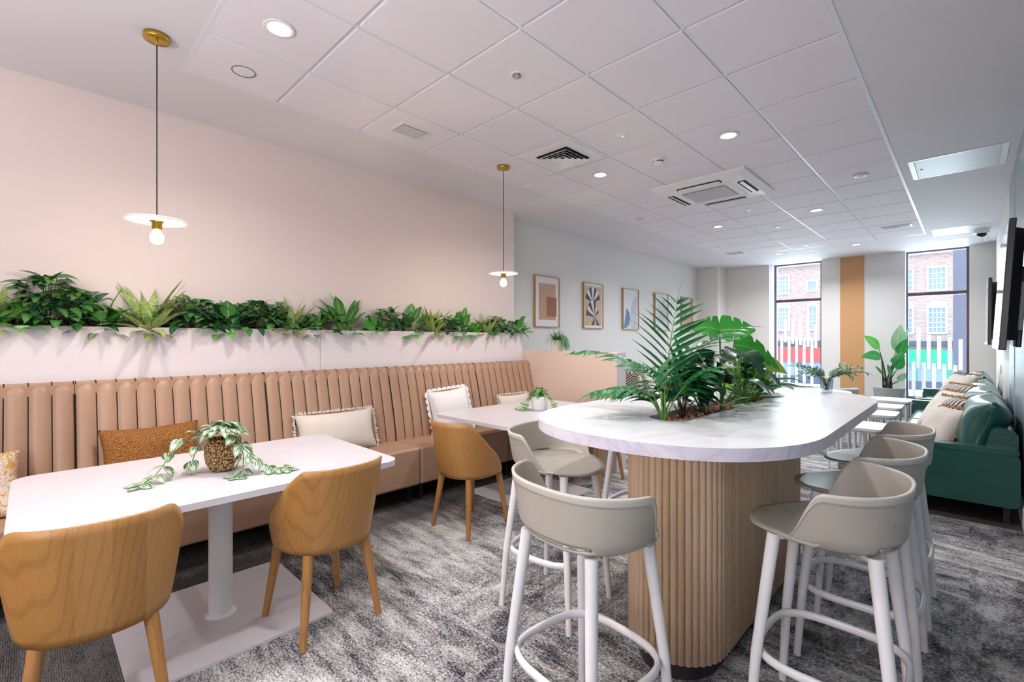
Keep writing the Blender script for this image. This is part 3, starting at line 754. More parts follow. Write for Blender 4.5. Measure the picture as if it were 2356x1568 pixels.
# ------------------------------------------------------------------ bench with channel back
def make_module(label, L):
    """from y=0 to y=L; front face at x=.0+.., origin on the floor at the back plane"""
    t = empty('banquette_bench', (0, 0, 0), 0, label, 'bench')
    g = .0015; n_ch = int(round(L/.1))
    MB().box(.13, .62, g, L-g, .155, .475).build('seat_box', 'tan_vinyl', t, bevel=.022, seg=4)
    xs = []
    def back(u, v):
        # v 0 bottom .. 1 top over the rounded cap; u along y
        y = g+(L-2*g)*u
        ch = (u*n_ch) % 1; bul = (abs(math.sin(PI*ch))**.55*.024 if .001 < ch < .999 else 0)
        if v < .86:
            z = .46+(1.115-.46)*v/.86; x = .205-.148*(v/.86)**1.25
            k = 1
        else:
            q = (v-.86)/.14; z = 1.115+.022*math.sin(q*PI/2); x = .057-.05*q*q-.0*q; k = 1-.5*q
        x = .022+x
        return (x+bul*k, y, z)
    nu = max(8, int(round(L/.1))*10)
    MB().grid(back, nu, 16).build('channel_back', 'tan_vinyl', t)
    MB().box(.0, .10, g, L-g, .46, 1.12).build('back_board', 'tan_vinyl', t)
    q = MB()
    n = int(round(L/.1))
    for k in range(n+1):
        y = min(max(k*.1, g), L-g)
        P = [back(k/n, v/14) for v in range(15)]; y = min(max(P[0][1], g+.003), L-g-.003)
        q.tube([(p[0]+.004, y, p[2]) for p in P], .0034, 5)
    q.build('seam_piping', 'piping_dark', t)
    for y in (.06, L-.06):
        for x in (.52, .20):
            MB().tube([(x, y, 0), (x, y, .16)], [.018, .026], 4).build('leg', 'dark_leg', t)
    return t
XBACK = -3.972
mods = [(-.88, 1.07, 'leftmost tan channel-back bench section, cut by the photo edge, holding the gold patterned cushion'),
        (.19, 1.07, 'tan channel-back bench section holding the brown boucle cushion'),
        (1.26, 1.07, 'tan channel-back bench section holding the long cream fringed cushion'),
        (2.33, 1.07, 'tan channel-back bench section holding the white scalloped cushion'),
        (3.40, .875, 'last tan channel-back bench section, against the peach divider')]
pm = make_module(mods[0][2], 1.07); pm.location = (XBACK, mods[0][0], 0); pm['group'] = 'bench sections along the planter wall'
for y, L, l in mods[1:4]: dup(pm, (XBACK, y, 0), 0, l)
m5 = make_module(mods[4][2], .875); m5.location = (XBACK, mods[4][0], 0); m5['group'] = 'bench sections along the planter wall'

# planter ledge behind the bench
t = empty('planter_ledge', (-4.05, 0, 0), 0, 'long low blush-white planter wall running behind the bench, filled with greenery', 'planter')
for y0, y1 in ((-2.6, -.436), (-.434, 1.733), (1.736, 4.278)):
    MB().box(.05, .075, y0, y1, 0, 1.475).build('front_panel', 'planter_pink', t, bevel=.0015)
MB().box(-.078, .049, 4.26, 4.278, 0, 1.475).build('end_panel', 'planter_pink', t)
MB().box(-.078, .049, -2.6, 4.258, 1.40, 1.425).build('tray', 'soil', t)
random.seed(3)
q = MB()
for k in range(420):
    y = -.3+4.53*k/420+random.uniform(-.01, .01); x = random.uniform(-.06, .035); r = random.uniform(.010, .018)
    z = 1.43+r*.6+random.uniform(0, .035)
    q.lathe([(.0001, -r), (r*.8, -r*.5), (r, 0), (r*.7, r*.6), (.0001, r)], 6, c=(x, y, z), cap=False)
b = q.build('clay_pebbles', 'pebble', t); b['kind'] = 'stuff'

# peach divider
struct(box('wall_divider', -3.972, -2.65, 4.285, 4.47, 0, 1.258, 'peach', bevel=.002))
struct(box('wall_divider_end', -2.65, -2.642, 4.287, 4.468, 0, 1.256, 'planter_pink'))

# ------------------------------------------------------------------ island
bx, by0, by1 = -.929, 1.397, 3.760
t = empty('island_counter', (bx, (by0+by1)/2, 0), 0, 'tall white marble island counter with oval top on a ribbed oak base', 'counter')
hw, hl = .570, (by1-by0)/2
NP = 128
def capsule(w, l, a):
    """superellipse-capped long outline point for angle a"""
    c_, s_ = math.cos(a), math.sin(a)
    return None
def stadium(w, l, n, e=2.25):
    """half ellipse-ish caps joined with straight sides, n points, starting at +x side centre"""
    m = n//4; pts = []
    st_ = l-w*1.02
    for k in range(n):
        q, j = divmod(k, m); u = j/m
        if q == 0: L_ = [0, 1]
        # parametrise each quadrant: straight part then cap
        def quad(u):
            s1 = .35
            if u < s1: return (w, st_*u/s1)
            a = (u-s1)/(1-s1)*PI/2; ca, sa = math.cos(a)**(2/e), math.sin(a)**(2/e)
            return (w*ca, st_+(l-st_)*sa)
        if q == 0: x, y = quad(u)
        elif q == 1: x, y = quad(1-u); x = -x
        elif q == 2: x, y = quad(u); x, y = -x, -y
        else: x, y = quad(1-u); y = -y
        pts.append((x, y))
    return pts
def holepts(x0, x1, y0, y1, r, n):
    cxx, cyy = (x0+x1)/2, (y0+y1)/2; w, l = (x1-x0)/2, (y1-y0)/2; m = n//4; pts = []
    def quad(u):
        s1 = .35
        if u < s1: return (w, (l-r)*u/s1)
        if u > .93: return ((w-r)*(1-u)/.07, l)
        a = (u-s1)/(.93-s1)*PI/2; return (w-r+r*math.cos(a), l-r+r*math.sin(a))
    for k in range(n):
        q, j = divmod(k, m); u = j/m
        x, y = quad(u) if q % 2 == 0 else quad(1-u)
        if q == 1: x = -x
        elif q == 2: x, y = -x, -y
        elif q == 3: y = -y
        pts.append((cxx+x, cyy+y))
    return pts
yc = (by0+by1)/2
HX0, HX1, HY0, HY1 = -1.020-bx, -.842-bx, 1.868-yc, 3.335-yc
out = stadium(hw, hl, NP); hol = holepts(HX0, HX1, HY0, HY1, .075, NP)
z0, z1 = 1.008, 1.051
mb = MB(); n = NP
V = [(x, y, z1) for x, y in out]+[(x, y, z1) for x, y in hol]
mb.add(V, [(i, (i+1) % n, n+(i+1) % n, n+i) for i in range(n)], 0, False)
V = [(x, y, z0) for x, y in out]+[(x, y, z0) for x, y in hol]
mb.add(V, [(i, n+i, n+(i+1) % n, (i+1) % n) for i in range(n)], 0, False)
V = [(x, y, z0) for x, y in out]+[(x, y, z1) for x, y in out]
mb.add(V, [(i, (i+1) % n, n+(i+1) % n, n+i) for i in range(n)], 1, True)
V = [(x, y, z0) for x, y in hol]+[(x, y, z1) for x, y in hol]
mb.add(V, [(n+i, n+(i+1) % n, (i+1) % n, i) for i in range(n)], 1, True)
mb.build('countertop', ['marble_bar', 'marble_edge'], t)
# ribbed base: half-round dowels round a stadium
bw, b0, b1 = .200, 1.805-yc, 3.365-yc
path = []
per = 2*PI*bw+2*(b1-b0-2*bw); ND = 126; step = per/ND
def base_pt(s):
    L_ = b1-b0-2*bw; s %= per
    if s < L_: return (bw, b0+bw+s), (1, 0)
    s -= L_
    if s < PI*bw: a = s/bw; return (bw*math.cos(a), b1-bw+bw*math.sin(a)), (math.cos(a), math.sin(a))
    s -= PI*bw
    if s < L_: return (-bw, b1-bw-s), (-1, 0)
    s -= L_; a = PI+s/bw; return (bw*math.cos(a), b0+bw+bw*math.sin(a)), (math.cos(a), math.sin(a))
mb = MB()
for k in range(ND):
    (px, py), (nx, ny) = base_pt((k+.5)*step); tx, ty = -ny, nx; r = step*.495
    prof = [(-1, 0), (-.97, .28), (-.72, .62), (-.38, .80), (0, .86), (.38, .80), (.72, .62), (.97, .28), (1, 0)]
    vs, fs, uvs = [], [], []
    for zz in (.083, z0):
        for a_, b_ in prof: vs.append((px+tx*a_*r+nx*b_*r, py+ty*a_*r+ny*b_*r, zz)); uvs.append((k+.5, zz))
    m_ = len(prof)
    fs = [(i, i+1, m_+i+1, m_+i) for i in range(m_-1)]+[list(range(m_))[::-1]]
    mb.add(vs, fs, 0, True, uvs)
mb.build('slatted_cladding', 'oak_slats', t)
core = [base_pt(per*i/80)[0] for i in range(80)]
MB().prism([(x*.985, (y-(b0+b1)/2)*.997+(b0+b1)/2) for x, y in core], .083, z0-.001, smooth=True).build('core', 'plinth', t)
MB().prism([(x*.84, (y-(b0+b1)/2)*.965+(b0+b1)/2) for x, y in core], 0, .083, smooth=True).build('plinth', 'plinth', t)
# planting trough let into the top
q = MB()
V = [(x*1.001, y*1.001, .985) for x, y in hol]+[(x*1.001, y*1.001, 1.05) for x, y in hol]
q.add(V, [(n+i, n+(i+1) % n, (i+1) % n, i) for i in range(n)], 0, True); q.add(V[:n], [list(range(n))], 0, False)
q.build('trough', 'plinth', t)
random.seed(12); q = MB()
for k in range(900):
    x = random.uniform(HX0+.012, HX1-.012); y = HY0+.012+(HY1-HY0-.024)*random.random(); r = random.uniform(.007, .013)
    if abs(y-HY0) < .06 or abs(y-HY1) < .06:
        if abs(x) > .065: continue
    z = 1.008+random.uniform(.0, .016)+r*.5; s_ = random.uniform(.7, 1.2); a = random.random()*3
    n8 = 6
    q.lathe([(.0001, -r*.8), (r*.8, -r*.4), (r*s_, r*.1), (r*.6, r*.7), (.0001, r*.8)], n8, c=(x, y, z), cap=False, mi=0)
g = q.build('lava_gravel', 'pebble', None); g.location = (bx, yc, 0)
tag(g, 'reddish-brown lava gravel filling the planting slot of the island counter', 'gravel', kind='stuff')

# ------------------------------------------------------------------ counter stool (faces local +Y)
def make_stool(label):
    t = empty('counter_stool', (0, 0, 0), 0, label, 'stool', 'taupe counter stools around the island')
    A = math.radians(118)
    # seat pan
    def seat(u, v):
        a = 2*PI*u; r = v
        x = math.sin(a); y = -math.cos(a)
        if y > 0: X = .246*math.copysign(abs(x)**.9, x)*(1-.06*y); Y = .215*y+.04*y*abs(y)
        else: X = .215*x; Y = .200*y
        k = r
        z = .742+.012*(1-r*r)*-1+.010*(r**3)*(1 if y < 0 else .2)
        if y > 0: z -= .020*max(0, y*r-.45)/.55
        return (X*k, Y*k, z)
    MB().grid(seat, 48, 10, closed_u=True).build('seat', 'stool_shell', t, solid=.009, off=-1)
    def band(u, v, off=0, vv=None):
        a = (u*2-1)*A; au = abs(u*2-1)
        drop = smooth((au-.70)/.27)
        zt = .925*(1-drop)+.752*drop
        zb = .735
        z = zb+(zt-zb)*v; k = (z-.735)/.22
        rx = .222+.062*max(0, k)**.8+off; ry = .196+.020*max(0, k)**.8+off
        c_ = math.cos(a)
        y = -ry*c_ if c_ > 0 else -ry*c_*1.0
        # squarish plan
        x = rx*math.copysign(abs(math.sin(a))**.82, a)
        x *= .90+.10*min(1, v*5)**.5; y *= .90+.10*min(1, v*5)**.5
        return (x, y, z)
    MB().grid(lambda u, v: band(u, v), 64, 20, skip=lambda u, v: abs(u-.5) < .17 and .05 < v < .15).build('backrest', 'stool_shell', t, solid=.008, off=1)
    MB().grid(lambda u, v: band(.02+u*.96, .86+v*.145, .0008), 52, 3).build('rim', 'stool_rim', t, solid=.010, off=1, bevel=0)
    for sx in (-1, 1):
        for sy in (-1, 1):
            MB().tube([(sx*.207, sy*.205, .0), (sx*.190, sy*.186, .30), (sx*.150, sy*.140, .724)], [.0145, .0175, .0215], 14).build('leg', 'white_metal', t)
    # foot ring: rounded square flat bar just outside the legs
    P = []; nn = 48
    for i in range(nn):
        a = 2*PI*i/nn; e = .62
        x = .212*math.copysign(abs(math.cos(a))**e, math.cos(a)); y = .208*math.copysign(abs(math.sin(a))**e, math.sin(a))
        P.append((x, y, .30))
    MB().tube(P, .0105, 8, closed=True, flat=1.6).build('foot_ring', 'white_metal', t)
    MB().tube([(-.15, -.13, .712), (.15, .13, .712)], .010, 8).tube([(.15, -.13, .712), (-.15, .13, .712)], .010, 8).build('under_frame', 'white_metal', t)
    return t
K = 'taupe counter stool with white legs, '
s1 = make_stool(K+'at the near curved island end')
s1.location = (-.955, 1.35, 0); s1.rotation_euler = (0, 0, math.radians(-7))
dup(s1, (-1.575, 1.955, 0), math.radians(-84), K+'slotted back turned to the bench')
dup(s1, (-1.56, 2.86, 0), math.radians(-88), K+'almost hidden behind the island')
dup(s1, (-.345, 1.95, 0), math.radians(90), K+'first of the sofa-side row')
dup(s1, (-.345, 2.58, 0), math.radians(91), K+'middle of the sofa-side row')
dup(s1, (-.345, 3.21, 0), math.radians(90), K+'closest to the green sofa')

# ------------------------------------------------------------------ cushions (local: lies in xz plane, faces -y, base at z=0)
def cushion_mb(w, h, th, puff=1.0, uvs=1, wob=0, seed=0):
    mb = MB()
    for side in (-1, 1):
        def fn(u, v, side=side):
            x = (u*2-1); z = (v*2-1)
            e = (1-abs(x)**2.6)*(1-abs(z)**2.6); e = max(0, e)**.55
            pin = 1-.07*(1-abs(x)**2)*abs(z)**3
            X = w/2*x*(1-.09*(1-z*z)*abs(x)**3); Z = h/2*z*(1-.09*(1-x*x)*abs(z)**3)
            nz = noise.noise(Vector((x*1.7+seed, z*1.7, side)))*wob
            return (X, side*(th/2*e*puff)+nz*e, h/2+Z)
        mb.grid(fn if side < 0 else (lambda u, v: fn(1-u, v)), 24, 24)
    return mb
def cushion(name, loc, rot, w, h, th, m, label, group=None, fringe=None, wob=.006, seed=0, scallop=False, cat='cushion'):
    t = empty(name, loc, 0, label, cat, group); t.rotation_euler = rot
    cushion_mb(w, h, th, 1, 1, wob, seed).build('cover', m, t, weld=True)
    if fringe:
        random.seed(seed+50); q = MB(); n = int(2*(w+h)/.012)
        for k in range(n):
            s_ = k/n*2*(w+h)
            if s_ < w: p, d = (-w/2+s_, 0), (0, -1)
            elif s_ < w+h: p, d = (w/2, s_-w), (1, 0)
            elif s_ < 2*w+h: p, d = (w/2-(s_-w-h), h), (0, 1)
            else: p, d = (-w/2, h-(s_-2*w-h)), (-1, 0)
            L = random.uniform(.010, .020)*fringe[1]; j = random.uniform(-.006, .006)
            x, z = p[0]*.985, (p[1]-h/2)*.985+h/2
            q.tube([(x, 0, z), (x+d[0]*L*.6+j, random.uniform(-.005, .005), z+d[1]*L*.6+j), (x+d[0]*L+j, random.uniform(-.008, .008), z+d[1]*L-j)], [.005, .0065, .004], 5)
        b = q.build('fringe', fringe[0], t); b['kind'] = 'stuff'
    if scallop:
        q = MB(); nn = 8
        def edge(p0, p1, d, n):
            for k in range(n):
                c0 = (k+.5)/n; cx_ = p0[0]+(p1[0]-p0[0])*c0; cz_ = p0[1]+(p1[1]-p0[1])*c0
                L = math.hypot(p1[0]-p0[0], p1[1]-p0[1])/n*.56
                ux, uz = (p1[0]-p0[0]), (p1[1]-p0[1]); l_ = math.hypot(ux, uz); ux /= l_; uz /= l_
                pts = [(cx_+ux*L*math.cos(PI*j/8)+d[0]*L*.95*math.sin(PI*j/8), 0, cz_+uz*L*math.cos(PI*j/8)+d[1]*L*.95*math.sin(PI*j/8)) for j in range(9)]
                q.add(pts, [list(range(9))], 0, False)
        o_ = .006
        edge((-w/2+o_, o_), (w/2-o_, o_), (0, -1), 8); edge((-w/2+o_, h-o_), (w/2-o_, h-o_), (0, 1), 8)
        edge((-w/2+o_, o_), (-w/2+o_, h-o_), (-1, 0), 7); edge((w/2-o_, o_), (w/2-o_, h-o_), (1, 0), 7)
        q.build('scalloped_trim', m, t, solid=.004)
    return t
RZ = math.radians(90)   # cushion front faces +x
cushion('cushion', (-3.63, .545, .475), (math.radians(-16), 0, RZ+.06), .52, .39, .20, 'boucle_brown', 'rust-brown boucle cushion on the bench behind the first table', wob=.02, seed=2)
cushion('cushion', (-3.66, 1.76, .475), (math.radians(-17), 0, RZ-.05), .66, .34, .19, 'cream_pillow', 'long cream cushion with a frayed edge, on the bench past the gold pot', fringe=('cream_pillow', 1.0), seed=3)
cushion('cushion', (-3.64, 2.93, .475), (math.radians(-14), math.radians(-4), RZ-.10), .46, .44, .19, 'white_pillow', 'white square cushion with scalloped edge behind the second table', scallop=True, seed=5)
cushion('cushion', (-3.66, 3.86, .475), (math.radians(-17), 0, RZ-.05), .48, .31, .14, 'cream_pillow', 'cream frayed cushion in the bench corner behind the white pot', fringe=('cream_pillow', 1.0), seed=8)
cushion('cushion', (-3.52, -.245, .475), (math.radians(-28), 0, RZ+.1), .46, .36, .13, 'gold_cloth', 'gold and white patterned cushion at the photo edge, beside the first table')
cushion('cushion', (-4.06, 7.05, .46), (math.radians(-12), 0, math.radians(170)), .46, .44, .13, 'weave_cloth', 'brown and cream woven cushion leaning on the hidden sofa behind the divider', seed=4)
cushion('cushion', (-4.12, 7.42, .46), (math.radians(-16), 0, math.radians(120)), .46, .46, .13, 'teal_pillow', 'teal cushion behind the brown and cream woven one', seed=6)
cushion('cushion', (-4.12, 7.95, .46), (math.radians(-16), 0, math.radians(95)), .52, .42, .13, 'cream_pillow', 'cream cushion past the teal one, seen through the palm fronds', seed=7)
t = empty('lounge_sofa', (-4.0, 8.0, 0), 0, 'cream sofa along the art wall, mostly hidden behind the island plants', 'sofa')
MB().box(-.42, .45, -1.2, 1.2, .12, .44).build('seat', 'cream_pillow', t, bevel=.04, seg=3)
MB().box(-.43, -.22, -1.2, 1.2, .44, .78).build('backrest', 'cream_pillow', t, bevel=.04, seg=3)
for x in (-.36, .38):
    for y in (-1.1, 1.1): MB().tube([(x, y, 0), (x, y, .13)], [.015, .022], 8).build('leg', 'dark_leg', t)

# ------------------------------------------------------------------ green leather sofas
def make_sofa(label, L, nseat):
    """back to the wall at x=+, from y=0..L; local x from -.84 (front) to 0 (back)"""
    t = empty('leather_sofa', (0, 0, 0), 0, label, 'sofa', 'green leather sofas along the blue-grey wall')
    g = 'green_leather'
    MB().box(-.80, -.02, .02, L-.02, .13, .33).build('base', g, t, bevel=.02, seg=3)
    for y0 in (0, L-.115):
        q = MB(); q.prism([(x, z) for x, z in rrect(-.84, .0, .13, .535, .05, 5)], 0, .115)
        q.v = [(a, y0+c_, b) for a, b, c_ in q.v]
        q.build('arm', g, t, bevel=.014, seg=3)
        q = MB(); q.prism([(x, z) for x, z in rrect(-.835, -.005, .525, .565, .018, 4)], -.006, .121)
        q.v = [(a, y0+c_, b) for a, b, c_ in q.v]
        q.build('arm_pad', g, t, bevel=.010, seg=3)
    q = MB(); q.prism([(-.235, .33), (-.02, .33), (-.005, .42), (-.005, .66), (-.035, .70), (-.115, .71), (-.150, .685)], .115, L-.115)
    q.v = [(a, c_, b) for a, b, c_ in q.v]; q.build('back_frame', g, t, bevel=.02, seg=3)
    w = (L-.23)/nseat
    for k in range(nseat):
        y = .115+w*k
        MB().box(-.80, -.20, y+.004, y+w-.004, .31, .455).build('seat_cushion', g, t, bevel=.045, seg=4)
    for k in range(nseat):
        y = .115+w*(k+.5)
        cu = cushion_mb(w*.98, .50, .33, 1, 1, .035, k*3.1+1)
        R = Matrix.Translation((-.265, y, .425)) @ Matrix.Rotation(math.radians(90), 4, 'Z') @ Matrix.Rotation(math.radians(17), 4, 'X')
        cu.v = [tuple(R @ Vector(v)) for v in cu.v]
        b = cu.build('back_cushion', g, t, weld=True)
        P = []
        for j in range(48):
            a = 2*PI*j/48; e = .25
            P.append(tuple(R @ Vector((w*.49*math.copysign(abs(math.cos(a))**e, math.cos(a)), 0, .235+.235*math.copysign(abs(math.sin(a))**e, math.sin(a))))))
        MB().tube(P, .005, 6, closed=True).build('piping', g, b)
    for x in (-.74, -.07):
        for y in (.07, L-.07): MB().box(x-.018, x+.018, y-.018, y+.018, 0, .135).build('leg', 'dark_leg', t)
    return t
so = make_sofa('green leather sofa nearest the camera, piled with cream and zebra cushions', 3.45, 3)
so.location = (.272, 5.085, .004)
s2 = make_sofa('second green leather sofa, beyond the first and next to the taller window', 1.95, 2)
s2.location = (.272, 8.72, .004)
SF = RZ  # front towards -x
def sc(y, x, z, tilt, turn, w, h, m, label, fringe=None, seed=0, th=.20):
    cushion('cushion', (x, y, z), (math.radians(tilt), 0, math.radians(turn)), w, h, th, m, label, None, fringe, seed=seed, wob=.012)
FT = ('fringe_tan', 1.5)
sc(5.60, -.27, .46, -36, -58, .42, .40, 'cream_pillow', 'cream cushion with tan fringe, nearest on the green sofa', FT, 21, .18)
sc(5.98, -.18, .58, -36, -66, .36, .32, 'zebra_cloth', 'zebra cushion wedged behind the nearest fringed cream cushion', ('fringe_tan', 1.0), 22)
sc(6.40, -.30, .46, -34, -60, .44, .42, 'cream_pillow', 'smooth cream fringed cushion, second along the green sofa', FT, 23)
sc(6.95, -.30, .46, -34, -60, .44, .44, 'cream_pillow', 'cream cushion with knotted tan corner, third along the green sofa', FT, 24)
sc(7.50, -.28, .46, -32, -60, .46, .48, 'zebra_cloth', 'zebra striped cushion leaning at the far half of the green sofa', ('fringe_tan', 1.2), 25)
sc(8.02, -.24, .46, -26, -60, .46, .56, 'cream_pillow', 'grey-beige frayed cushion standing highest beside the far sofa arm', ('fringe_tan', 1.4), 26)
t = empty('sofa_throw_cushion', (-.22, 9.6, .46), 0); bpy.data.objects.remove(t)

# white spindle side tables in front of the sofa
def spindle(label, W, D):
    t = empty('spindle_table', (0, 0, 0), 0, label, 'side table', 'white spindle-leg side tables before the sofa')
    MB().prism(rrect(-W/2, W/2, -D/2, D/2, .07, 6), .478, .503, smooth=False).build('tabletop', 'white_wood', t, bevel=.006, seg=3)
    MB().prism(rrect(-W/2+.03, W/2-.03, -D/2+.03, D/2-.03, .05, 5), .455, .478).build('apron', 'white_wood', t, bevel=.004)
    n = 0
    for x in (-W/2+.05, -W/2+.16, -W/2+.27, W/2-.16, W/2-.05):
        for y in (-D/2+.05, D/2-.05):
            MB().tube([(x, y, 0), (x, y, .25), (x, y, .456)], [.012, .0145, .011], 8).build('spindle', 'white_wood', t)
    for y in (-D/2+.05, D/2-.05): MB().tube([(-W/2+.05, y, .06), (W/2-.05, y, .06)], .010, 8).build('rail', 'white_wood', t)
    return t
st1 = spindle('white spindle-leg side table nearest the stools, partly behind the last stool', .50, .55)
st1.location = (-.86, 6.1, 0)
dup(st1, (-.86, 7.26, 0), 0, 'white spindle-leg side table second from the stools, spindles showing under its top')
dup(st1, (-.88, 8.10, 0), 0, 'white spindle-leg side table third from the stools, just past the island edge')
dup(st1, (-.85, 9.02, 0), 0, 'white spindle-leg side table furthest from the stools, before the concrete planter')
# round white table and grey pouf chair beyond the island
t = empty('cafe_table', (-1.42, 7.05, 0), 0, 'round white table peeping over the far end of the island', 'table')
MB().lathe([(.0001, .74), (.38, .74), (.385, .73), (.38, .715), (.0001, .715)], 48, cap=False).build('tabletop', 'white_wood', t)
MB().lathe([(.24, 0), (.24, .01), (.03, .02), (.028, .70), (.05, .715)], 24).build('pedestal', 'white_metal', t)
t = empty('tub_chair', (-1.62, 9.45, 0), math.radians(20), 'rounded grey fabric tub chair below the orange wall panel', 'chair')
def tub(u, v):
    a = (u*2-1)*math.radians(150); au = abs(u*2-1); zt = .60-.10*smooth((au-.5)/.5)
    r = .33-.03*(1-v); return (r*math.sin(a), -r*math.cos(a), .14+(zt-.14)*v)
MB().grid(tub, 40, 10).build('backrest', 'grey_fabric', t, solid=.09, off=-1, bevel=.02)
MB().lathe([(.0001, .14), (.27, .14), (.29, .2), (.29, .38), (.25, .43), (.0001, .44)], 36, cap=False).build('seat', 'grey_fabric', t)
for k in range(4):
    a = PI/4+k*PI/2; MB().tube([(.2*math.cos(a), .2*math.sin(a), .15), (.24*math.cos(a), .24*math.sin(a), 0)], [.018, .012], 8).build('leg', 'oak_leg', t)
# dark chair edge glimpsed left of the ribbed base
# ------------------------------------------------------------------ foliage
XCL = -4.118
def leaf(mb, p, d, up, L, W, arch=.3, fold=.12, n=8, mi=0, shape='oval', wave=0, clampx=None, notch=0, clampz=None):
    """blade from p along d; arch bends it down, fold lifts its edges"""
    p = Vector(p); d = Vector(d).normalized(); up = Vector(up)
    side = d.cross(up)
    if side.length < 1e-3: side = d.cross(Vector((1, 0, 0)))
    side.normalize(); nrm = side.cross(d).normalized()
    vs, uvs = [], []; q = p.copy(); dirn = d.copy(); step = L/n
    nc = 2 if notch else 1
    for i in range(n+1):
        v = i/n
        if shape == 'oval': w = math.sin(PI*min(1, v**.75))**.85
        elif shape == 'round': w = math.sqrt(max(0, 1-(2*v-1)**2))
        elif shape == 'lance': w = math.sin(PI*v**.6)**1.1
        elif shape == 'blade': w = min(1, v*6+.15)*(1-v**2.2)
        elif shape == 'heart': w = min(1, (v*7)**.5 if v > 0 else 0)*(1-v**1.9)**.8
        w = max(w, .012)*W/2
        nn_ = side.cross(dirn).normalized()
        wv = math.sin(v*9)*wave*W
        for k in range(-1, 2):
            w0 = w
            if notch and k:
                for c0 in ([.34, .55, .74] if k > 0 else [.42, .66, .80])[:notch]:
                    w *= 1-.55*max(0, 1-abs(v-c0)/.035)
            pt = q+side*(w*k)+nn_*(fold*w*abs(k)+wv*k)
            if clampx is not None and pt.x < clampx: pt.x = clampx+.001*(i+k+1)
            if clampz is not None and pt.z < clampz: pt.z = clampz+.0005*(i % 3)
            vs.append(pt); uvs.append((.5+k*.5, v)); w = w0
        q = q+dirn*step
        dirn = (dirn-Vector((0, 0, 1))*arch/n*2).normalized() if arch else dirn
    f = []
    for i in range(n):
        for k in range(2): a = i*3+k; f.append((a, a+1, a+4, a+3))
    mb.add(vs, f, mi, True, uvs)
    return q
def rnd(a, b): return random.uniform(a, b)
def rosette(mb, st, c, n, L, W, e0, e1, arch, mi, shape='lance', pet=.05, fan=(0, 2*PI), squashx=1.0, clampx=XCL, fold=.18, clampz=None):
    for i in range(n):
        a = fan[0]+(fan[1]-fan[0])*(i+rnd(-.3, .3))/n; e = rnd(e0, e1)
        d = Vector((math.cos(a)*math.cos(e)*squashx, math.sin(a)*math.cos(e), math.sin(e))).normalized()
        l = L*rnd(.75, 1.15); b = Vector(c)+Vector((d.x, d.y, 0))*.012
        p1 = b+d*pet*rnd(.7, 1.3)
        if clampx is not None and p1.x < clampx+.008: p1.x = clampx+.008
        st.tube([b, p1], [.0035, .0022], 5)
        leaf(mb, p1, d, (0, 0, 1), l, W*rnd(.8, 1.15), arch*rnd(.7, 1.3), fold, mi=mi, shape=shape, clampx=clampx, wave=.03, clampz=clampz)
def bushy(mb, st, c, n, R, Ht, L, W, mis, shape='oval', clampx=XCL, yst=1.0, xst=.6, clampz=None, low=-.1):
    c = Vector(c)
    for i in range(n):
        a = rnd(0, 2*PI); h = rnd(low, 1)**1
        rr = R*math.sqrt(max(.05, 1-max(0, h)**2))*rnd(.55, 1)
        p = c+Vector((math.cos(a)*rr*xst, math.sin(a)*rr*yst, Ht*(.25+.75*h)))
        if clampx is not None and p.x < clampx+.01: p.x = clampx+.012
        d = Vector((math.cos(a)*xst+rnd(-.4, .4), math.sin(a)+rnd(-.5, .5), rnd(-.5, .6)+h*.3)).normalized()
        if i % 3 == 0: st.tube([c+Vector((rnd(-.01, .01), rnd(-.02, .02), 0)), (c+p)/2+Vector((0, 0, .02)), p], .0018, 4)
        leaf(mb, p, d, (rnd(-.3, .3)+.35, rnd(-.3, .3), 1), L*rnd(.7, 1.2), W*rnd(.8, 1.2), rnd(.2, .9), .12, n=6, mi=random.choice(mis), shape=shape, clampx=clampx, clampz=clampz)
def finish_plant(name, loc, label, cat, mb, mats, st, smat, group=None):
    t = empty(name, loc, 0, label, cat, group)
    L = Vector(loc); mb.v = [(v[0]-L.x, v[1]-L.y, v[2]-L.z) for v in mb.v]; st.v = [(v[0]-L.x, v[1]-L.y, v[2]-L.z) for v in st.v]
    if st.v: st.build('stems', smat, t)
    mb.build('foliage', mats, t); return t

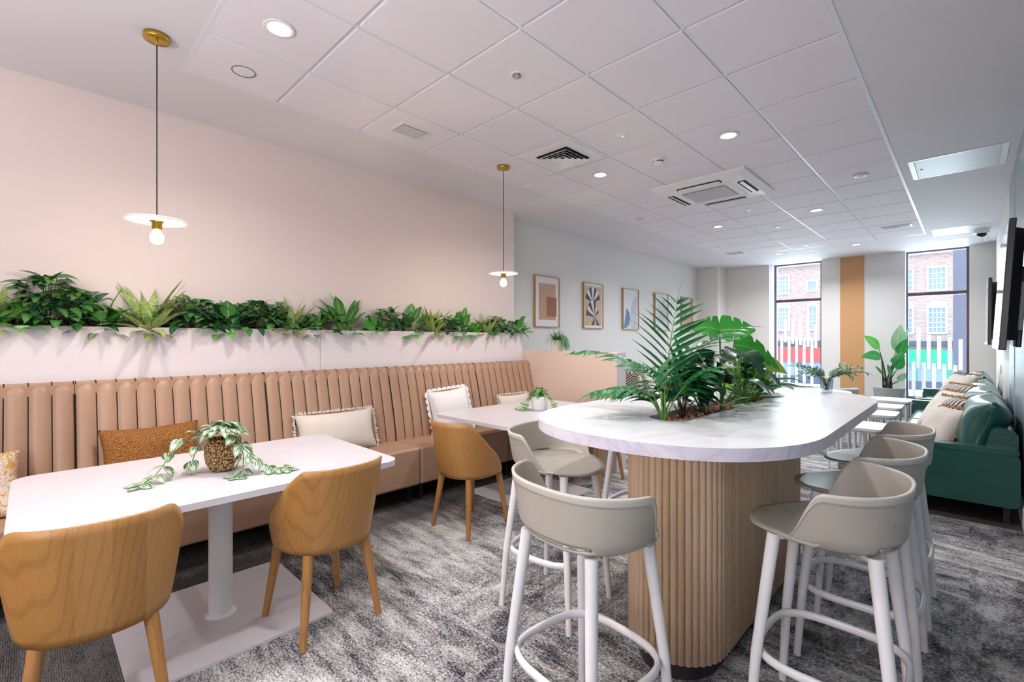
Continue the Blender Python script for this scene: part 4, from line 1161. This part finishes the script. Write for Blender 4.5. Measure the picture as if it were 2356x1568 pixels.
# planter ledge greenery: y position worked out along the ledge
def ylegde(px, X=-4.03):
    u = (px-1178)/1080.6; c_, s_ = math.cos(.772), math.sin(.772)
    return X*(u*s_+c_)/(u*c_-s_)
ZP = 1.435
G = None
def lp(px, kind, label, h=1.0, n=1.0, seed=0):
    random.seed(seed*7+px); y = ylegde(px); c = (-4.035, y, ZP); mb, st = MB(), MB()
    if kind == 'speckled':
        rosette(mb, st, c, int(24*n), .27*h, .066, .12, 1.35, .26, 0, 'lance', .05, squashx=.75)
        rosette(mb, st, c, int(4*n), .13*h, .05, -.2, .3, .5, 0, 'lance', .03, fan=(-1.2, 1.2))
        return finish_plant('speckled_plant', c, label, 'plant', mb, ['leaf_speckled'], st, 'stem', G)
    if kind == 'dark':
        bushy(mb, st, c, int(92*n), .185, .26*h, .095, .060, [0, 0, 1], 'heart', yst=1.15, xst=.75)
        rosette(mb, st, (c[0], c[1], ZP+.14*h), 4, .045, .03, .2, 1.3, .2, 2, 'oval', .08)
        return finish_plant('ivy_plant', c, label, 'plant', mb, ['leaf_dark', 'leaf_deep', 'leaf_lime'], st, 'stem_dark', G)
    if kind == 'calathea':
        rosette(mb, st, c, int(17*n), .155*h, .092, .25, 1.35, .4, 0, 'oval', .13*h, squashx=.8)
        rosette(mb, st, c, int(5*n), .11*h, .084, -.15, .5, .5, 1, 'oval', .08, fan=(-1.4, 1.4))
        rosette(mb, st, c, 2, .14*h, .035, 1.2, 1.5, .0, 2, 'lance', .07)
        return finish_plant('calathea_plant', c, label, 'plant', mb, ['leaf_calathea', 'leaf_mid', 'leaf_bright'], st, 'stem', G)
    if kind == 'lily':
        rosette(mb, st, c, int(16*n), .21*h, .062, .3, 1.3, .5, 0, 'lance', .09*h, squashx=.7)
        rosette(mb, st, c, int(5*n), .13*h, .045, -.1, .4, .5, 1, 'lance', .05, fan=(-1.6, 1.6))
        return finish_plant('peace_lily_plant', c, label, 'plant', mb, ['leaf_mid', 'leaf_edged'], st, 'stem', G)
    if kind == 'bright':
        rosette(mb, st, c, int(14*n), .18*h, .075, .2, 1.0, .4, 0, 'lance', .05, squashx=.8)
        rosette(mb, st, c, int(5*n), .15*h, .06, .9, 1.4, .2, 1, 'lance', .07, squashx=.8)
        return finish_plant('broadleaf_plant', c, label, 'plant', mb, ['leaf_bright', 'leaf_mid'], st, 'stem', G)
    if kind == 'round':
        rosette(mb, st, c, 12, .095, .090, .2, 1.2, .3, 1, 'round', .16*h, squashx=.9, fan=(-.3, 2.6))
        bushy(mb, st, c, int(48*n), .14, .19, .12, .042, [0], 'lance', yst=1.1, xst=.8)
        return finish_plant('round_leaf_plant', c, label, 'plant', mb, ['leaf_dark', 'leaf_bright'], st, 'stem', G)
LP = ' in the planter wall'
lp(-12, 'speckled', 'speckled cream-green plant cut by the left photo edge'+LP, .9, .8)
lp(42, 'bright', 'low plant with broad bright green leaves, left of the dark bush'+LP, .95)
lp(112, 'dark', 'tall dark leafy bush with lime shoots, leftmost dark one'+LP, 1.30, 1.35)
lp(168, 'dark', 'dark heart-leaf bush between the tall dark bush and the lily'+LP, 1.05, .9)
lp(232, 'lily', 'lily with upright green leaves and pale-edged lower ones'+LP, 1.05)
lp(345, 'speckled', 'largest cream-speckled plant, highest in the row'+LP, 1.22, 1.25)
lp(440, 'dark', 'dark leafy bush just right of the largest speckled plant'+LP, .95)
lp(528, 'calathea', 'ribbed-leaf plant with two bright round leaves over the ledge'+LP, 1.0, 1.0)
lp(588, 'dark', 'dark green bush hanging over the ledge below the pendant gap'+LP, .92, 1.1)
lp(668, 'speckled', 'cream-speckled plant left of the panel seam'+LP, .98)
lp(722, 'lily', 'low dark lily at the panel seam'+LP, .75, .9)
lp(792, 'calathea', 'ribbed-leaf plant with one tall leaf, right of the panel seam'+LP, 1.25, 1.15)
lp(858, 'bright', 'bright green plant between two ribbed-leaf plants'+LP, .92)
lp(898, 'dark', 'dark rounded-leaf bush with brownish shoots, mid right'+LP, .9, .9)
lp(945, 'calathea', 'ribbed-leaf plant with a hanging leaf, left of a speckled one'+LP, 1.05)
lp(995, 'speckled', 'cream-speckled plant with long drooping blades behind the scalloped cushion'+LP, .95, 1.1)
lp(1063, 'calathea', 'ribbed-leaf plant between the last two speckled plants'+LP, 1.05)
lp(1122, 'speckled', 'last cream-speckled plant, by the second pendant'+LP, .88, 1.0)
lp(1186, 'round', 'end plant with round bright leaves over the ledge corner'+LP, 1.0)

lp(486, 'dark', 'small dark bush wedged left of the two bright round leaves'+LP, .9, .6)
lp(628, 'dark', 'small dark bush directly left of the seam-side speckled plant'+LP, .95, .6)
lp(755, 'dark', 'small dark bush under the tall ribbed leaf'+LP, .75, .5)
lp(1030, 'dark', 'small dark bush between the scalloped cushion and the second pendant'+LP, .8, .6)
lp(1092, 'bright', 'bright green plant beside the last ribbed one'+LP, .85, .7)
lp(1152, 'dark', 'small dark bush next to the ledge corner plant'+LP, .85, .6)

# gold pot with trailing striped vine on table one
def pot(name, parent, prof, m, n=40): return MB().lathe(prof, n, cap=False).build(name, m, parent)
ZT1 = .741
t = empty('potted_vine', (-2.668, .675, ZT1), 0, 'dimpled gold pot with a trailing green and white striped vine', 'potted plant')
pot('pot', t, [(.0001, 0), (.045, 0), (.056, .006), (.076, .045), (.083, .085), (.078, .130), (.062, .158), (.058, .162), (.054, .155), (.052, .14), (.0001, .138)], 'gold_dimple')
random.seed(21); mb, st = MB(), MB()
for i in range(58):
    a = rnd(0, 2*PI); r = rnd(.0, .075); p = (r*math.cos(a), r*math.sin(a), .16+.065*(1-(r/.09)**2)+rnd(-.01, .015))
    leaf(mb, p, (math.cos(a), math.sin(a), rnd(-.2, .5)), (0, 0, 1), rnd(.062, .088), rnd(.032, .044), .7, .15, 6, clampz=.01)
def vine(path, mb, st, mi, L, W, every=1, clampz=.004):
    st.tube(path, .0022, 6)
    for i in range(1, len(path)):
        p = Vector(path[i]); d = (p-Vector(path[i-1])).normalized()
        for s_ in (-1, 1):
            sd = d.cross(Vector((0, 0, 1)))
            if sd.length < .2: sd = Vector((1, 0, 0))
            dd = d*.5+sd.normalized()*s_+Vector((0, 0, rnd(-.15, .3)))
            leaf(mb, p, dd, (rnd(-.2, .6), rnd(-.3, .3), 1), L*rnd(.8, 1.15), W*rnd(.85, 1.15), rnd(.2, .8), .15, 6, mi, clampz=clampz)
    leaf(mb, path[-1], Vector(path[-1])-Vector(path[-2]), (0, 0, 1), L, W, .2, .1, 6, mi, clampz=clampz)
R_ = Vector((.7165, .6976, 0)); F_ = Vector((-.6976, .7165, 0))      # across and away from the camera
def pp(r, f, z): v = R_*r+F_*f; return (v.x, v.y, z)
vine([pp(-.03, -.02, .17), pp(-.09, -.05, .20), pp(-.15, -.08, .17), pp(-.185, -.11, .11), pp(-.19, -.15, .06), pp(-.185, -.21, .03), pp(-.19, -.27, .012)], mb, st, 0, .088, .046)
vine([pp(.04, -.02, .18), pp(.08, -.04, .17), pp(.12, -.05, .13), pp(.16, -.05, .09), pp(.20, -.05, .055), pp(.24, -.04, .03), pp(.28, -.03, .02), pp(.315, -.02, .015)], mb, st, 0, .074, .044)
vine([pp(.05, 0, .17), pp(.11, -.03, .14), pp(.14, -.07, .08), pp(.155, -.10, .03), pp(.15, -.13, .012)], mb, st, 0, .074, .046)
vine([pp(-.04, -.03, .17), pp(-.085, -.06, .13), pp(-.10, -.08, .07)], mb, st, 0, .082, .044)
MB().lathe([(.0001, .14), (.054, .142)], 24, cap=False).build('soil', 'soil', t)
st.build('stems', 'stem', t); mb.build('foliage', 'leaf_striped', t)

# white pot with small trailing plant on table two
t = empty('potted_vine', (-2.85, 3.291, ZT1), 0, 'white ceramic pot with a small trailing round-leaf plant', 'potted plant')
pot('pot', t, [(.0001, 0), (.062, 0), (.068, .008), (.072, .06), (.075, .128), (.071, .130), (.067, .12), (.0001, .115)], 'ceramic')
random.seed(31); mb, st = MB(), MB()
for i in range(90):
    a = rnd(0, 2*PI); r = rnd(0, .075); z = .13+rnd(0, .085)*(1-(r/.10)**2)
    leaf(mb, (r*math.cos(a), r*math.sin(a), z), (math.cos(a), math.sin(a), rnd(-.5, .6)), (0, 0, 1), rnd(.028, .042), rnd(.022, .03), .5, .2, 5, random.choice([0, 0, 1]), 'round', clampz=.01)
for sgn in (-1, 1):
    for q_ in range(3):
        k_ = q_*.02
        vine([pp(sgn*.06, -.03+k_, .14), pp(sgn*(.095), -.04+k_*2, .11), pp(sgn*(.115+k_), -.05+k_*2, .06), pp(sgn*(.12+k_), -.06+k_*2, .03), pp(sgn*(.15+k_*1.5), -.06+k_*2, .012)], mb, st, 0, .032, .028)
st.build('stems', 'stem', t); mb.build('foliage', ['leaf_mid', 'leaf_dark'], t)

# ribbed white pot with grass on the divider
t = empty('potted_grass', (-3.515, 4.375, 1.258), 0, 'white ribbed pot of trailing grass on top of the peach divider', 'potted plant')
q = MB()
for i in range(36):
    a = 2*PI*i/36; q.tube([(.060*math.cos(a), .060*math.sin(a), .0), (.066*math.cos(a), .066*math.sin(a), .128)], .0045, 5)
q.lathe([(.0001, 0), (.060, 0), (.066, .128), (.060, .128), (.058, .11), (.0001, .108)], 36, cap=False); q.build('pot', 'white_ribbed', t)
random.seed(41); mb, st = MB(), MB()
for i in range(230):
    a = rnd(0, 2*PI); e = rnd(.3, 1.4); L_ = rnd(.10, .20)
    leaf(mb, (.03*math.cos(a), .03*math.sin(a), .12), (math.cos(a)*math.cos(e), math.sin(a)*math.cos(e), math.sin(e)), (0, 0, 1), L_, .006, rnd(.3, 1.3), 0, 7, 0, 'blade')
for i in range(130):
    a = rnd(-.5, 1.6); L_ = rnd(.18, .26)
    b = Vector((.055*math.cos(a), .055*math.sin(a), .13+rnd(0, .05)))
    leaf(mb, b, (math.cos(a)*.9, math.sin(a)*.9, .5), (0, 0, 1), L_, .006, rnd(2.4, 3.6), 0, 9, 0, 'blade', clampz=.004)
mb.build('foliage', 'leaf_grass', t)

# island plants
ZI = 1.018
def island(name, x, y, label, mb, mats, st, smat='stem', cat='plant'):
    return finish_plant(name, (x, y, ZI), label, cat, mb, mats, st, smat)
def frond(mb, st, pts, nl, L, W, mi=0, droop=.15, start=.25):
    """pinnate frond along a quadratic path"""
    a, b, c_ = [Vector(p) for p in pts]
    P = [a*(1-t)**2+b*2*t*(1-t)+c_*t*t for t in [i/16 for i in range(17)]]
    st.tube(P, [.0045*(1-i/20) for i in range(17)], 6)
    for i in range(nl):
        t_ = start+(1-start)*i/(nl-1); p = a*(1-t_)**2+b*2*t_*(1-t_)+c_*t_*t_
        d = (b-a)*2*(1-t_)+(c_-b)*2*t_; d.normalize()
        sd = d.cross(Vector((-.70, .72, 0)) if abs(d.z) > .75 else Vector((0, 0, 1))).normalized()
        l = L*(.55+.75*math.sin(PI*min(1, (i+2)/(nl+1))**.9))*(1 if t_ < .9 else .8)
        for s_ in (-1, 1):
            dd = (d*.75+sd*s_*.95+Vector((0, 0, rnd(-.05, .12)))).normalized()
            leaf(mb, p, dd, (rnd(-.2, .2)+.3, -.3, 1), l*rnd(.88, 1.08), W, droop, .22, 6, mi, 'lance')
    leaf(mb, P[-1], d, (0, 0, 1), L*.75, W*.8, droop, .2, 6, mi, 'lance')
bxp, byp = -.955, 1.925
def q3(r, f, z): v = Vector((bxp, byp, 0))+R_*r+F_*f; return (v.x, v.y, z)
random.seed(51); mb, st = MB(), MB()
frond(mb, st, [q3(0, 0, ZI), q3(.015, .02, 1.28), q3(.06, 0, 1.545)], 12, .165, .030, 0, .12, .34)
frond(mb, st, [q3(0, 0, ZI), q3(.02, .06, 1.34), q3(.36, .03, 1.44)], 12, .13, .027, 0, .3, .38)
frond(mb, st, [q3(0, 0, ZI), q3(-.04, .12, 1.36), q3(-.34, .24, 1.33)], 12, .115, .025, 0, .3, .4)
frond(mb, st, [q3(0, 0, ZI), q3(-.02, .02, 1.22), q3(-.30, -.02, 1.16)], 11, .14, .027, 0, .35, .4)
frond(mb, st, [q3(0, 0, ZI), q3(0, -.02, 1.24), q3(-.16, -.10, 1.30)], 10, .12, .025, 0, .4, .4)
frond(mb, st, [q3(0, 0, ZI), q3(.05, -.03, 1.22), q3(.20, -.06, 1.27)], 10, .125, .025, 0, .4, .4)
frond(mb, st, [q3(0, 0, ZI), q3(.03, .04, 1.20), q3(.24, .10, 1.20)], 10, .125, .026, 0, .5, .4)
frond(mb, st, [q3(0, 0, ZI), q3(-.02, .08, 1.18), q3(-.14, .16, 1.14)], 10, .125, .026, 0, .5, .35)
for k in range(3): st.tube([q3(rnd(-.008, .008), rnd(-.008, .008), ZI), q3(rnd(-.006, .01), 0, 1.16)], [.006, .0045], 8)
island('palm', bxp, byp, 'feathery green palm at the near end of the island planting slot', mb, ['leaf_palm'], st)

def on(px, Y_or_X, z=None): pass
# dark philodendron mass behind the palm
random.seed(52); mb, st = MB(), MB(); c = (-.96, 2.13, ZI)
bushy(mb, st, c, 60, .15, .25, .11, .068, [0, 0, 1], 'heart', clampx=None, xst=.7, yst=1.0, clampz=1.06, low=.22)
island('philodendron', c[0], c[1], 'dark glossy heart-leaf plant just behind the palm stems on the island', mb, ['leaf_deep', 'leaf_dark'], st, 'stem_brown')
random.seed(53); mb, st = MB(), MB(); c = (-.965, 2.36, ZI)
bushy(mb, st, c, 60, .15, .28, .13, .08, [0, 1, 0], 'heart', clampx=None, xst=.7, yst=1.1, clampz=1.06, low=.22)
rosette(mb, st, (c[0]+.06, c[1]-.06, ZI), 9, .085, .055, .2, 1.0, .4, 2, 'heart', .12, clampx=None, clampz=1.055)
island('heartleaf_vine', c[0], c[1], 'pale and dark heart-leaf vine spilling over the sofa side of the slot', mb, ['leaf_deep', 'leaf_dark', 'leaf_pale'], st, 'stem_brown')
# tall split-leaf monsteras
def big_leaf(mb, st, base, tip_p, d, up, L, W, mi=0, arch=.35, notch=7, fold=.10):
    b, p = Vector(base), Vector(tip_p); m_ = (b+p)/2+Vector((rnd(-.015, .015), rnd(-.015, .015), .03))
    P = [b*(1-t)**2+m_*2*t*(1-t)+p*t*t for t in [i/8 for i in range(9)]]
    st.tube(P, [.006-.0003*i for i in range(9)], 8)
    leaf(mb, p, d, up, L, W, arch, fold, 44 if notch else 12, mi, 'heart', clampx=None, notch=notch)
random.seed(54); mb, st = MB(), MB(); c = Vector((-.93, 2.52, ZI))
big_leaf(mb, st, c, (-.93, 2.50, 1.44), R_*.95-F_*.35+Vector((0, 0, .1)), F_*-.75+Vector((0, 0, .8)), .17, .22, 0, .1, 2)
big_leaf(mb, st, c, (-.93, 2.50, 1.44), R_*-1+F_*.1+Vector((0, 0, .42)), F_*-.75+Vector((0, 0, .8)), .14, .20, 0, .4, 2)
big_leaf(mb, st, c, tuple(c+R_*.02+Vector((0, 0, .20))), R_*-.8-F_*.5, (0, 0, 1), .14, .13, 1, .5, 0)
big_leaf(mb, st, c, tuple(c+R_*.10-F_*.05+Vector((0, 0, .17))), R_*.6-F_*.6, (0, 0, 1), .15, .13, 1, .7, 0)
island('monstera', c.x, c.y, 'tall plant with one big split bright leaf standing highest over the island', mb, ['leaf_monstera', 'leaf_deep'], st)
random.seed(55); mb, st = MB(), MB(); c = Vector((-.93, 2.80, ZI))
big_leaf(mb, st, c, tuple(c+R_*-.06-F_*.05+Vector((0, 0, .345))), R_*1.0-F_*.25+Vector((0, 0, -.05)), F_*-.8+Vector((0, 0, .7)), .28, .21, 0, .55, 4)
big_leaf(mb, st, c, tuple(c+R_*-.05-F_*.12+Vector((0, 0, .30))), R_*.4-F_*.9, F_*-.4+Vector((0, 0, .9)), .19, .15, 1, .9, 6)
big_leaf(mb, st, c, tuple(c+R_*-.06-F_*.10+Vector((0, 0, .31))), R_*-.9-F_*.4, F_*-.4+Vector((0, 0, .9)), .15, .13, 1, .6, 5)
big_leaf(mb, st, c, tuple(c+R_*.02+F_*.05+Vector((0, 0, .36))), R_*.3+F_*.3, F_*-.8+Vector((0, 0, .6)), .13, .12, 2, .6, 0)
big_leaf(mb, st, c, tuple(c+R_*.12+F_*.0+Vector((0, 0, .24))), R_*.8-F_*.1+Vector((0, 0, .1)), F_*-.8+Vector((0, 0, .6)), .16, .14, 2, .6, 0)
big_leaf(mb, st, c, tuple(c+R_*.05-F_*.1+Vector((0, 0, .20))), R_*.5-F_*.6, (0, 0, 1), .15, .12, 1, .8, 0)
island('monstera', c.x, c.y, 'broad dark split-leaf plant with a large leaf reaching towards the windows', mb, ['leaf_monstera', 'leaf_deep', 'leaf_lime'], st)
# light feathery fern
random.seed(56); mb, st = MB(), MB(); c = Vector((-.88, 2.70, ZI))
for i in range(26):
    a = rnd(0, 2*PI); e = rnd(.2, 1.3); L_ = rnd(.10, .17)
    d = Vector((math.cos(a)*math.cos(e)*.8, math.sin(a)*math.cos(e), math.sin(e)))
    e1 = c+d*L_*1.1; e1.z = max(e1.z, 1.06)
    frond(mb, st, [c, c+d*L_*.6+Vector((0, 0, .03)), e1], 8, .022, .006, 0, .2, .2)
island('fern', c.x, c.y, 'light green feathery fern in the middle of the island planting', mb, ['leaf_mid'], st)
random.seed(57); mb, st = MB(), MB(); c = (-.95, 3.14, ZI)
rosette(mb, st, c, 16, .14, .10, .1, 1.25, .5, 0, 'oval', .09, clampx=None, clampz=1.055)
rosette(mb, st, c, 10, .12, .09, -.1, .4, .7, 0, 'oval', .06, clampx=None, clampz=1.055)
island('calathea_plant', c[0], c[1], 'ribbed-leaf plant at the window end of the island slot', mb, ['leaf_calathea'], st)
random.seed(58); mb, st = MB(), MB(); c = Vector((-.93, 3.22, ZI))
P = [c, c+R_*.10+Vector((0, 0, .13)), c+R_*.28+F_*-.05+Vector((0, 0, .155)), c+R_*.46-F_*.05+Vector((0, 0, .09))]
for j_, zo in ((0, 0), (1, .03)):
    leaf(mb, c+Vector((0, 0, .05+zo)), R_*.9+F_*(.1*j_)+Vector((0, 0, .52)), F_*-.6+Vector((0, 0, 1)), .48+.05*j_, .026, .95, .2, 18, 0, 'blade', clampz=1.06)
for a in (2.2, 2.9, 3.6, 4.4): leaf(mb, c, (math.cos(a)*.7, math.sin(a)*.7, 1), (0, 0, 1), .30, .022, .8, .2, 14, 0, 'blade', clampz=1.06)
island('strap_leaf_plant', c.x, c.y, 'plant with two long arching strap leaves reaching over the far counter', mb, ['leaf_dark'], st)
random.seed(59); mb, st = MB(), MB(); c = (-.965, 2.95, ZI)
bushy(mb, st, c, 54, .14, .27, .12, .075, [0, 1, 2], 'oval', clampx=None, xst=.65, yst=1.0, clampz=1.06, low=.18)
island('schefflera', c[0], c[1], 'mixed green leafy plant low beneath the broad dark split leaves', mb, ['leaf_deep', 'leaf_mid', 'leaf_lime'], st, 'stem_brown')

# glass vase of eucalyptus on the island's far end
t = empty('flower_vase', (-.672, 3.655, 1.051), 0, 'small clear glass vase of grey-green sprigs on the far end of the island', 'vase')
MB().lathe([(.0001, .003), (.030, .003), (.034, .02), (.040, .085), (.038, .085), (.032, .022), (.028, .008), (.0001, .008)], 28, cap=False).build('glass_body', 'vase_glass', t)
random.seed(61); mb, st = MB(), MB()
for i in range(24):
    s_ = -1 if i % 2 else 1; a = rnd(-.7, .7)
    d = R_*s_*rnd(.5, 1.0)+F_*rnd(-.5, .5); L_ = rnd(.14, .23)
    a0 = Vector((rnd(-.015, .015), rnd(-.015, .015), .01)); c0 = Vector((d.x*.03, d.y*.03, .085)); e0 = c0+d*L_+Vector((0, 0, rnd(.0, .09)))
    m0 = c0+d*L_*.45+Vector((0, 0, .06))
    P = [a0, c0]+[c0*(1-t_)**2+m0*2*t_*(1-t_)+e0*t_*t_ for t_ in [k/8 for k in range(1, 9)]]
    st.tube(P, .0013, 5)
    for k in range(2, 10):
        for q_ in range(3):
            dd = (P[k]-P[k-1]).normalized()*.8+Vector((rnd(-1, 1), rnd(-1, 1), rnd(-.6, 1)))*.8
            leaf(mb, P[k], dd, (0, 0, 1), rnd(.026, .038), .012, .2, .1, 4, 0, 'oval')
st.build('stems', 'stem', t); mb.build('foliage', 'leaf_eucalyptus', t)

# bird of paradise in a concrete pot by the taller window
PX, PY = -1.03, 10.75
t = empty('potted_plant', (PX, PY, 0), 0, 'tall broad-leaf plant in a tapered concrete pot beside the taller window', 'potted plant')
MB().lathe([(.0001, 0), (.17, 0), (.175, .01), (.232, .53), (.238, .54), (.215, .54), (.205, .50), (.0001, .49)], 48, cap=False).build('pot', 'concrete', t)
MB().lathe([(.0001, .495), (.206, .50)], 32, cap=False).build('soil', 'soil', t)
random.seed(71); mb, st = MB(), MB()
def bl(r, f, z, d, L_, W_, up=None, mi=0, arch=.25):
    e = Vector(pp(r, f, z)); b = Vector(pp(rnd(-.06, .06), rnd(-.05, .05), .50)); m_ = Vector((b.x*.7+e.x*.3, b.y*.7+e.y*.3, (b.z*.45+e.z*.55)))
    P = [b*(1-t_)**2+m_*2*t_*(1-t_)+e*t_*t_ for t_ in [k/10 for k in range(11)]]
    st.tube(P, [.018-.0013*k for k in range(11)], 8)
    leaf(mb, e, R_*d[0]+F_*d[1]+Vector((0, 0, d[2])), up or (F_*-1+Vector((0, 0, .35))), L_, W_, arch, .10, 14, mi, 'oval', clampx=None)
bl(-.20, -.03, 1.22, (-.75, -.1, .85), .40, .19, mi=1)
bl(-.20, -.08, 1.06, (-1, -.1, .55), .42, .19, arch=.5)
bl(.0, -.12, .98, (-.05, -.5, .8), .27, .25)
bl(.12, .0, 1.18, (.15, .0, 1), .50, .25, mi=2)
bl(.14, -.05, 1.12, (.15, -.2, 1), .30, .22)
bl(.22, .05, 1.20, (.35, 0, 1), .46, .10, mi=2)
bl(.10, -.05, .86, (.25, -.2, 1), .24, .18)
bl(-.04, -.10, .76, (-.45, -.2, 1), .24, .10)
bl(-.17, -.06, .78, (-.6, -.1, .8), .22, .05)
bl(.08, -.12, .66, (.2, -.4, 1), .18, .14, mi=2)
st.build('stems', 'stem_dark', t); mb.build('foliage', ['leaf_paradise', 'leaf_bright', 'leaf_pale'], t)
# ------------------------------------------------------------------ outside
Y2 = 26.0
o = MB().box(-34, 12, Y2, Y2+.4, -.9, 9.2).build('street_facade_wall', 'brick'); tag(o, 'red brick building across the street seen through the tall windows', 'building')
o.name = 'brick_building'
def fwin(px_x, w, z0, z1, cols, rows, parent, arch=False, ym=Y2):
    f = MB(); b = .07
    x0, x1 = px_x-w/2, px_x+w/2
    f.box(x0-b, x0, ym-.08, ym+.02, z0-b, z1+b).box(x1, x1+b, ym-.08, ym+.02, z0-b, z1+b).box(x0, x1, ym-.08, ym+.02, z1, z1+b).box(x0, x1, ym-.10, ym+.02, z0-b, z0)
    for k in range(1, cols): x = x0+w*k/cols; f.box(x-.012, x+.012, ym-.05, ym, z0, z1)
    for k in range(1, rows): z = z0+(z1-z0)*k/rows; f.box(x0, x1, ym-.05, ym, z-.012, z+.012)
    if arch:
        n = 14; v = [(px_x+(w/2+b)*math.cos(PI*j/n), ym-.03, z1+b+(w/2+b)*.75*math.sin(PI*j/n)) for j in range(n+1)]
        f.add(v, [list(range(n+1))], 0, False)
    g = f.build('sash_window', 'trim_white', parent)
    MB().box(x0, x1, ym-.02, ym-.01, z0, z1).build('pane', 'win_glass_far', g)
f = Y2/11.4
for gx in (-3.0, -1.98, -.95, .1, 1.1):
    fwin(gx, .50, 3.46, 4.34, 4, 4, o); fwin(gx, .50, 1.70, 2.70, 4, 5, o, True)
for gx in (-9.2, -7.9, -6.62, -4.2):
    fwin(gx, .50, 3.70, 4.52, 4, 4, o); fwin(gx, .50, 1.90, 2.95, 4, 5, o, True)
fwin(-5.33, .28, 1.90, 2.98, 2, 3, o); fwin(-5.36, .34, 3.75, 4.15, 1, 1, o)
MB().box(-34, 12, Y2-.35, Y2, 4.95, 5.35).build('cornice', 'trim_white', o)
MB().box(-34, 12, Y2-.15, Y2, 5.35, 9.2).build('parapet', 'trim_white', o)
MB().box(-34, 12, Y2-.20, Y2, 1.16, 1.34).build('string_course', 'shop_dark', o)
MB().box(-7.7, -7.55, Y2-.10, Y2, 1.3, 5.0).build('rain_pipe', 'shop_dark', o)
def shop(x0, x1, col, label):
    t = empty('shop_front', ((x0+x1)/2, Y2-.5, -.64), 0, label, 'shop front'); w = (x1-x0)/2
    MB().box(-w, w, -.25, .25, 1.02, 1.62).build('fascia', col, t)
    MB().box(-w, w, -.10, .25, .12, 1.02).build('shop_window', 'win_glass_far', t)
    MB().box(-w, w, -.14, .25, 0, .34).build('stall_riser', 'shop_dark', t)
    q = MB()
    for k in range(6): x = -w+k*2*w/5; q.box(x-.05 if k else x, x+.05 if k < 5 else x, -.16, -.08, .34, 1.02)
    q.build('mullions', col, t)
shop(-12.5, -4.2, 'shop_red', 'red shop front across the street behind the narrow window')
shop(-3.6, 1.4, 'shop_green', 'bright green shop front across the street behind the wider window')
g = struct(box('ground_street', -40, 20, YF+.6, 60, -.9, -.65, 'paving'))
struct(box('street_road', -40, 20, 17, 22.5, -.65, -.645, 'asphalt'))
t = MB().box(.02, .9, 14.3, 14.9, -.65, 8).build('stone_pier', 'dark_stone'); tag(t, 'dark stone pier just outside the wider window on the wall side', 'pillar')
# widths chosen from its place in front of the facade
t.location = (-.28, 0, 0)

# ------------------------------------------------------------------ light and camera
w = bpy.data.worlds.new('World'); S.world = w; w.use_nodes = True
nt = w.node_tree; bg = nt.nodes['Background']
tc = nt.nodes.new('ShaderNodeTexCoord'); sp = nt.nodes.new('ShaderNodeSeparateXYZ'); cr = nt.nodes.new('ShaderNodeValToRGB')
nt.links.new(tc.outputs['Generated'], sp.inputs[0]); nt.links.new(sp.outputs[2], cr.inputs[0])
cr.color_ramp.elements[0].color = (.90, .95, 1, 1); cr.color_ramp.elements[1].color = (.62, .80, 1, 1)
nt.links.new(cr.outputs[0], bg.inputs[0]); bg.inputs[1].default_value = WORLD
# daylight entering at the two windows
area('daylight', (-2.6, YF+.45, 1.7), .9, DAY, (.86, .94, 1), (PI/2, 0, PI), 'RECTANGLE', 2.6)
area('daylight', (-.42, YF+.45, 1.7), .8, DAY, (.86, .94, 1), (PI/2, 0, PI), 'RECTANGLE', 2.6)
# added fill: two unseen soft lamps behind the camera, aimed at the ceiling
area('bounce_fill', (-.9, -1.2, 1.9), 1.2, BOUNCE_FILL, (1, .97, .98), (PI, 0, 0), 'SQUARE')
area('bounce_fill', (-2.2, -1.6, 1.9), 1.2, BOUNCE_FILL*.5, (1, .96, .97), (PI, 0, 0), 'SQUARE')

area('front_fill', (-.6, -1.9, 1.75), 1.3, FRONT_FILL, (1, .98, .97), (math.radians(84), 0, .30), 'SQUARE')  # added unseen lamp behind the camera, lifts surfaces facing the viewer

cam = bpy.data.cameras.new('Camera'); co = bpy.data.objects.new('Camera', cam); COL.objects.link(co)
co.location = (0, 0, H); co.rotation_euler = (PI/2, 0, .772)
cam.sensor_fit = 'HORIZONTAL'; cam.sensor_width = 36; cam.lens = 36*1080.6/2356; cam.shift_y = -2.6/2356; cam.clip_start = .02; cam.clip_end = 200
S.camera = co
S.view_settings.view_transform = 'Standard'; S.view_settings.look = 'None'; S.view_settings.exposure = EXPO
S.cycles.max_bounces = 6; S.cycles.diffuse_bounces = 3; S.cycles.glossy_bounces = 3; S.cycles.transmission_bounces = 4; S.cycles.transparent_max_bounces = 8; S.cycles.use_adaptive_sampling = True; S.cycles.adaptive_threshold = .09; S.cycles.adaptive_min_samples = 10; S.cycles.caustics_reflective = False; S.cycles.caustics_refractive = False
S.cycles.sample_clamp_indirect = 6; S.cycles.use_denoising = True
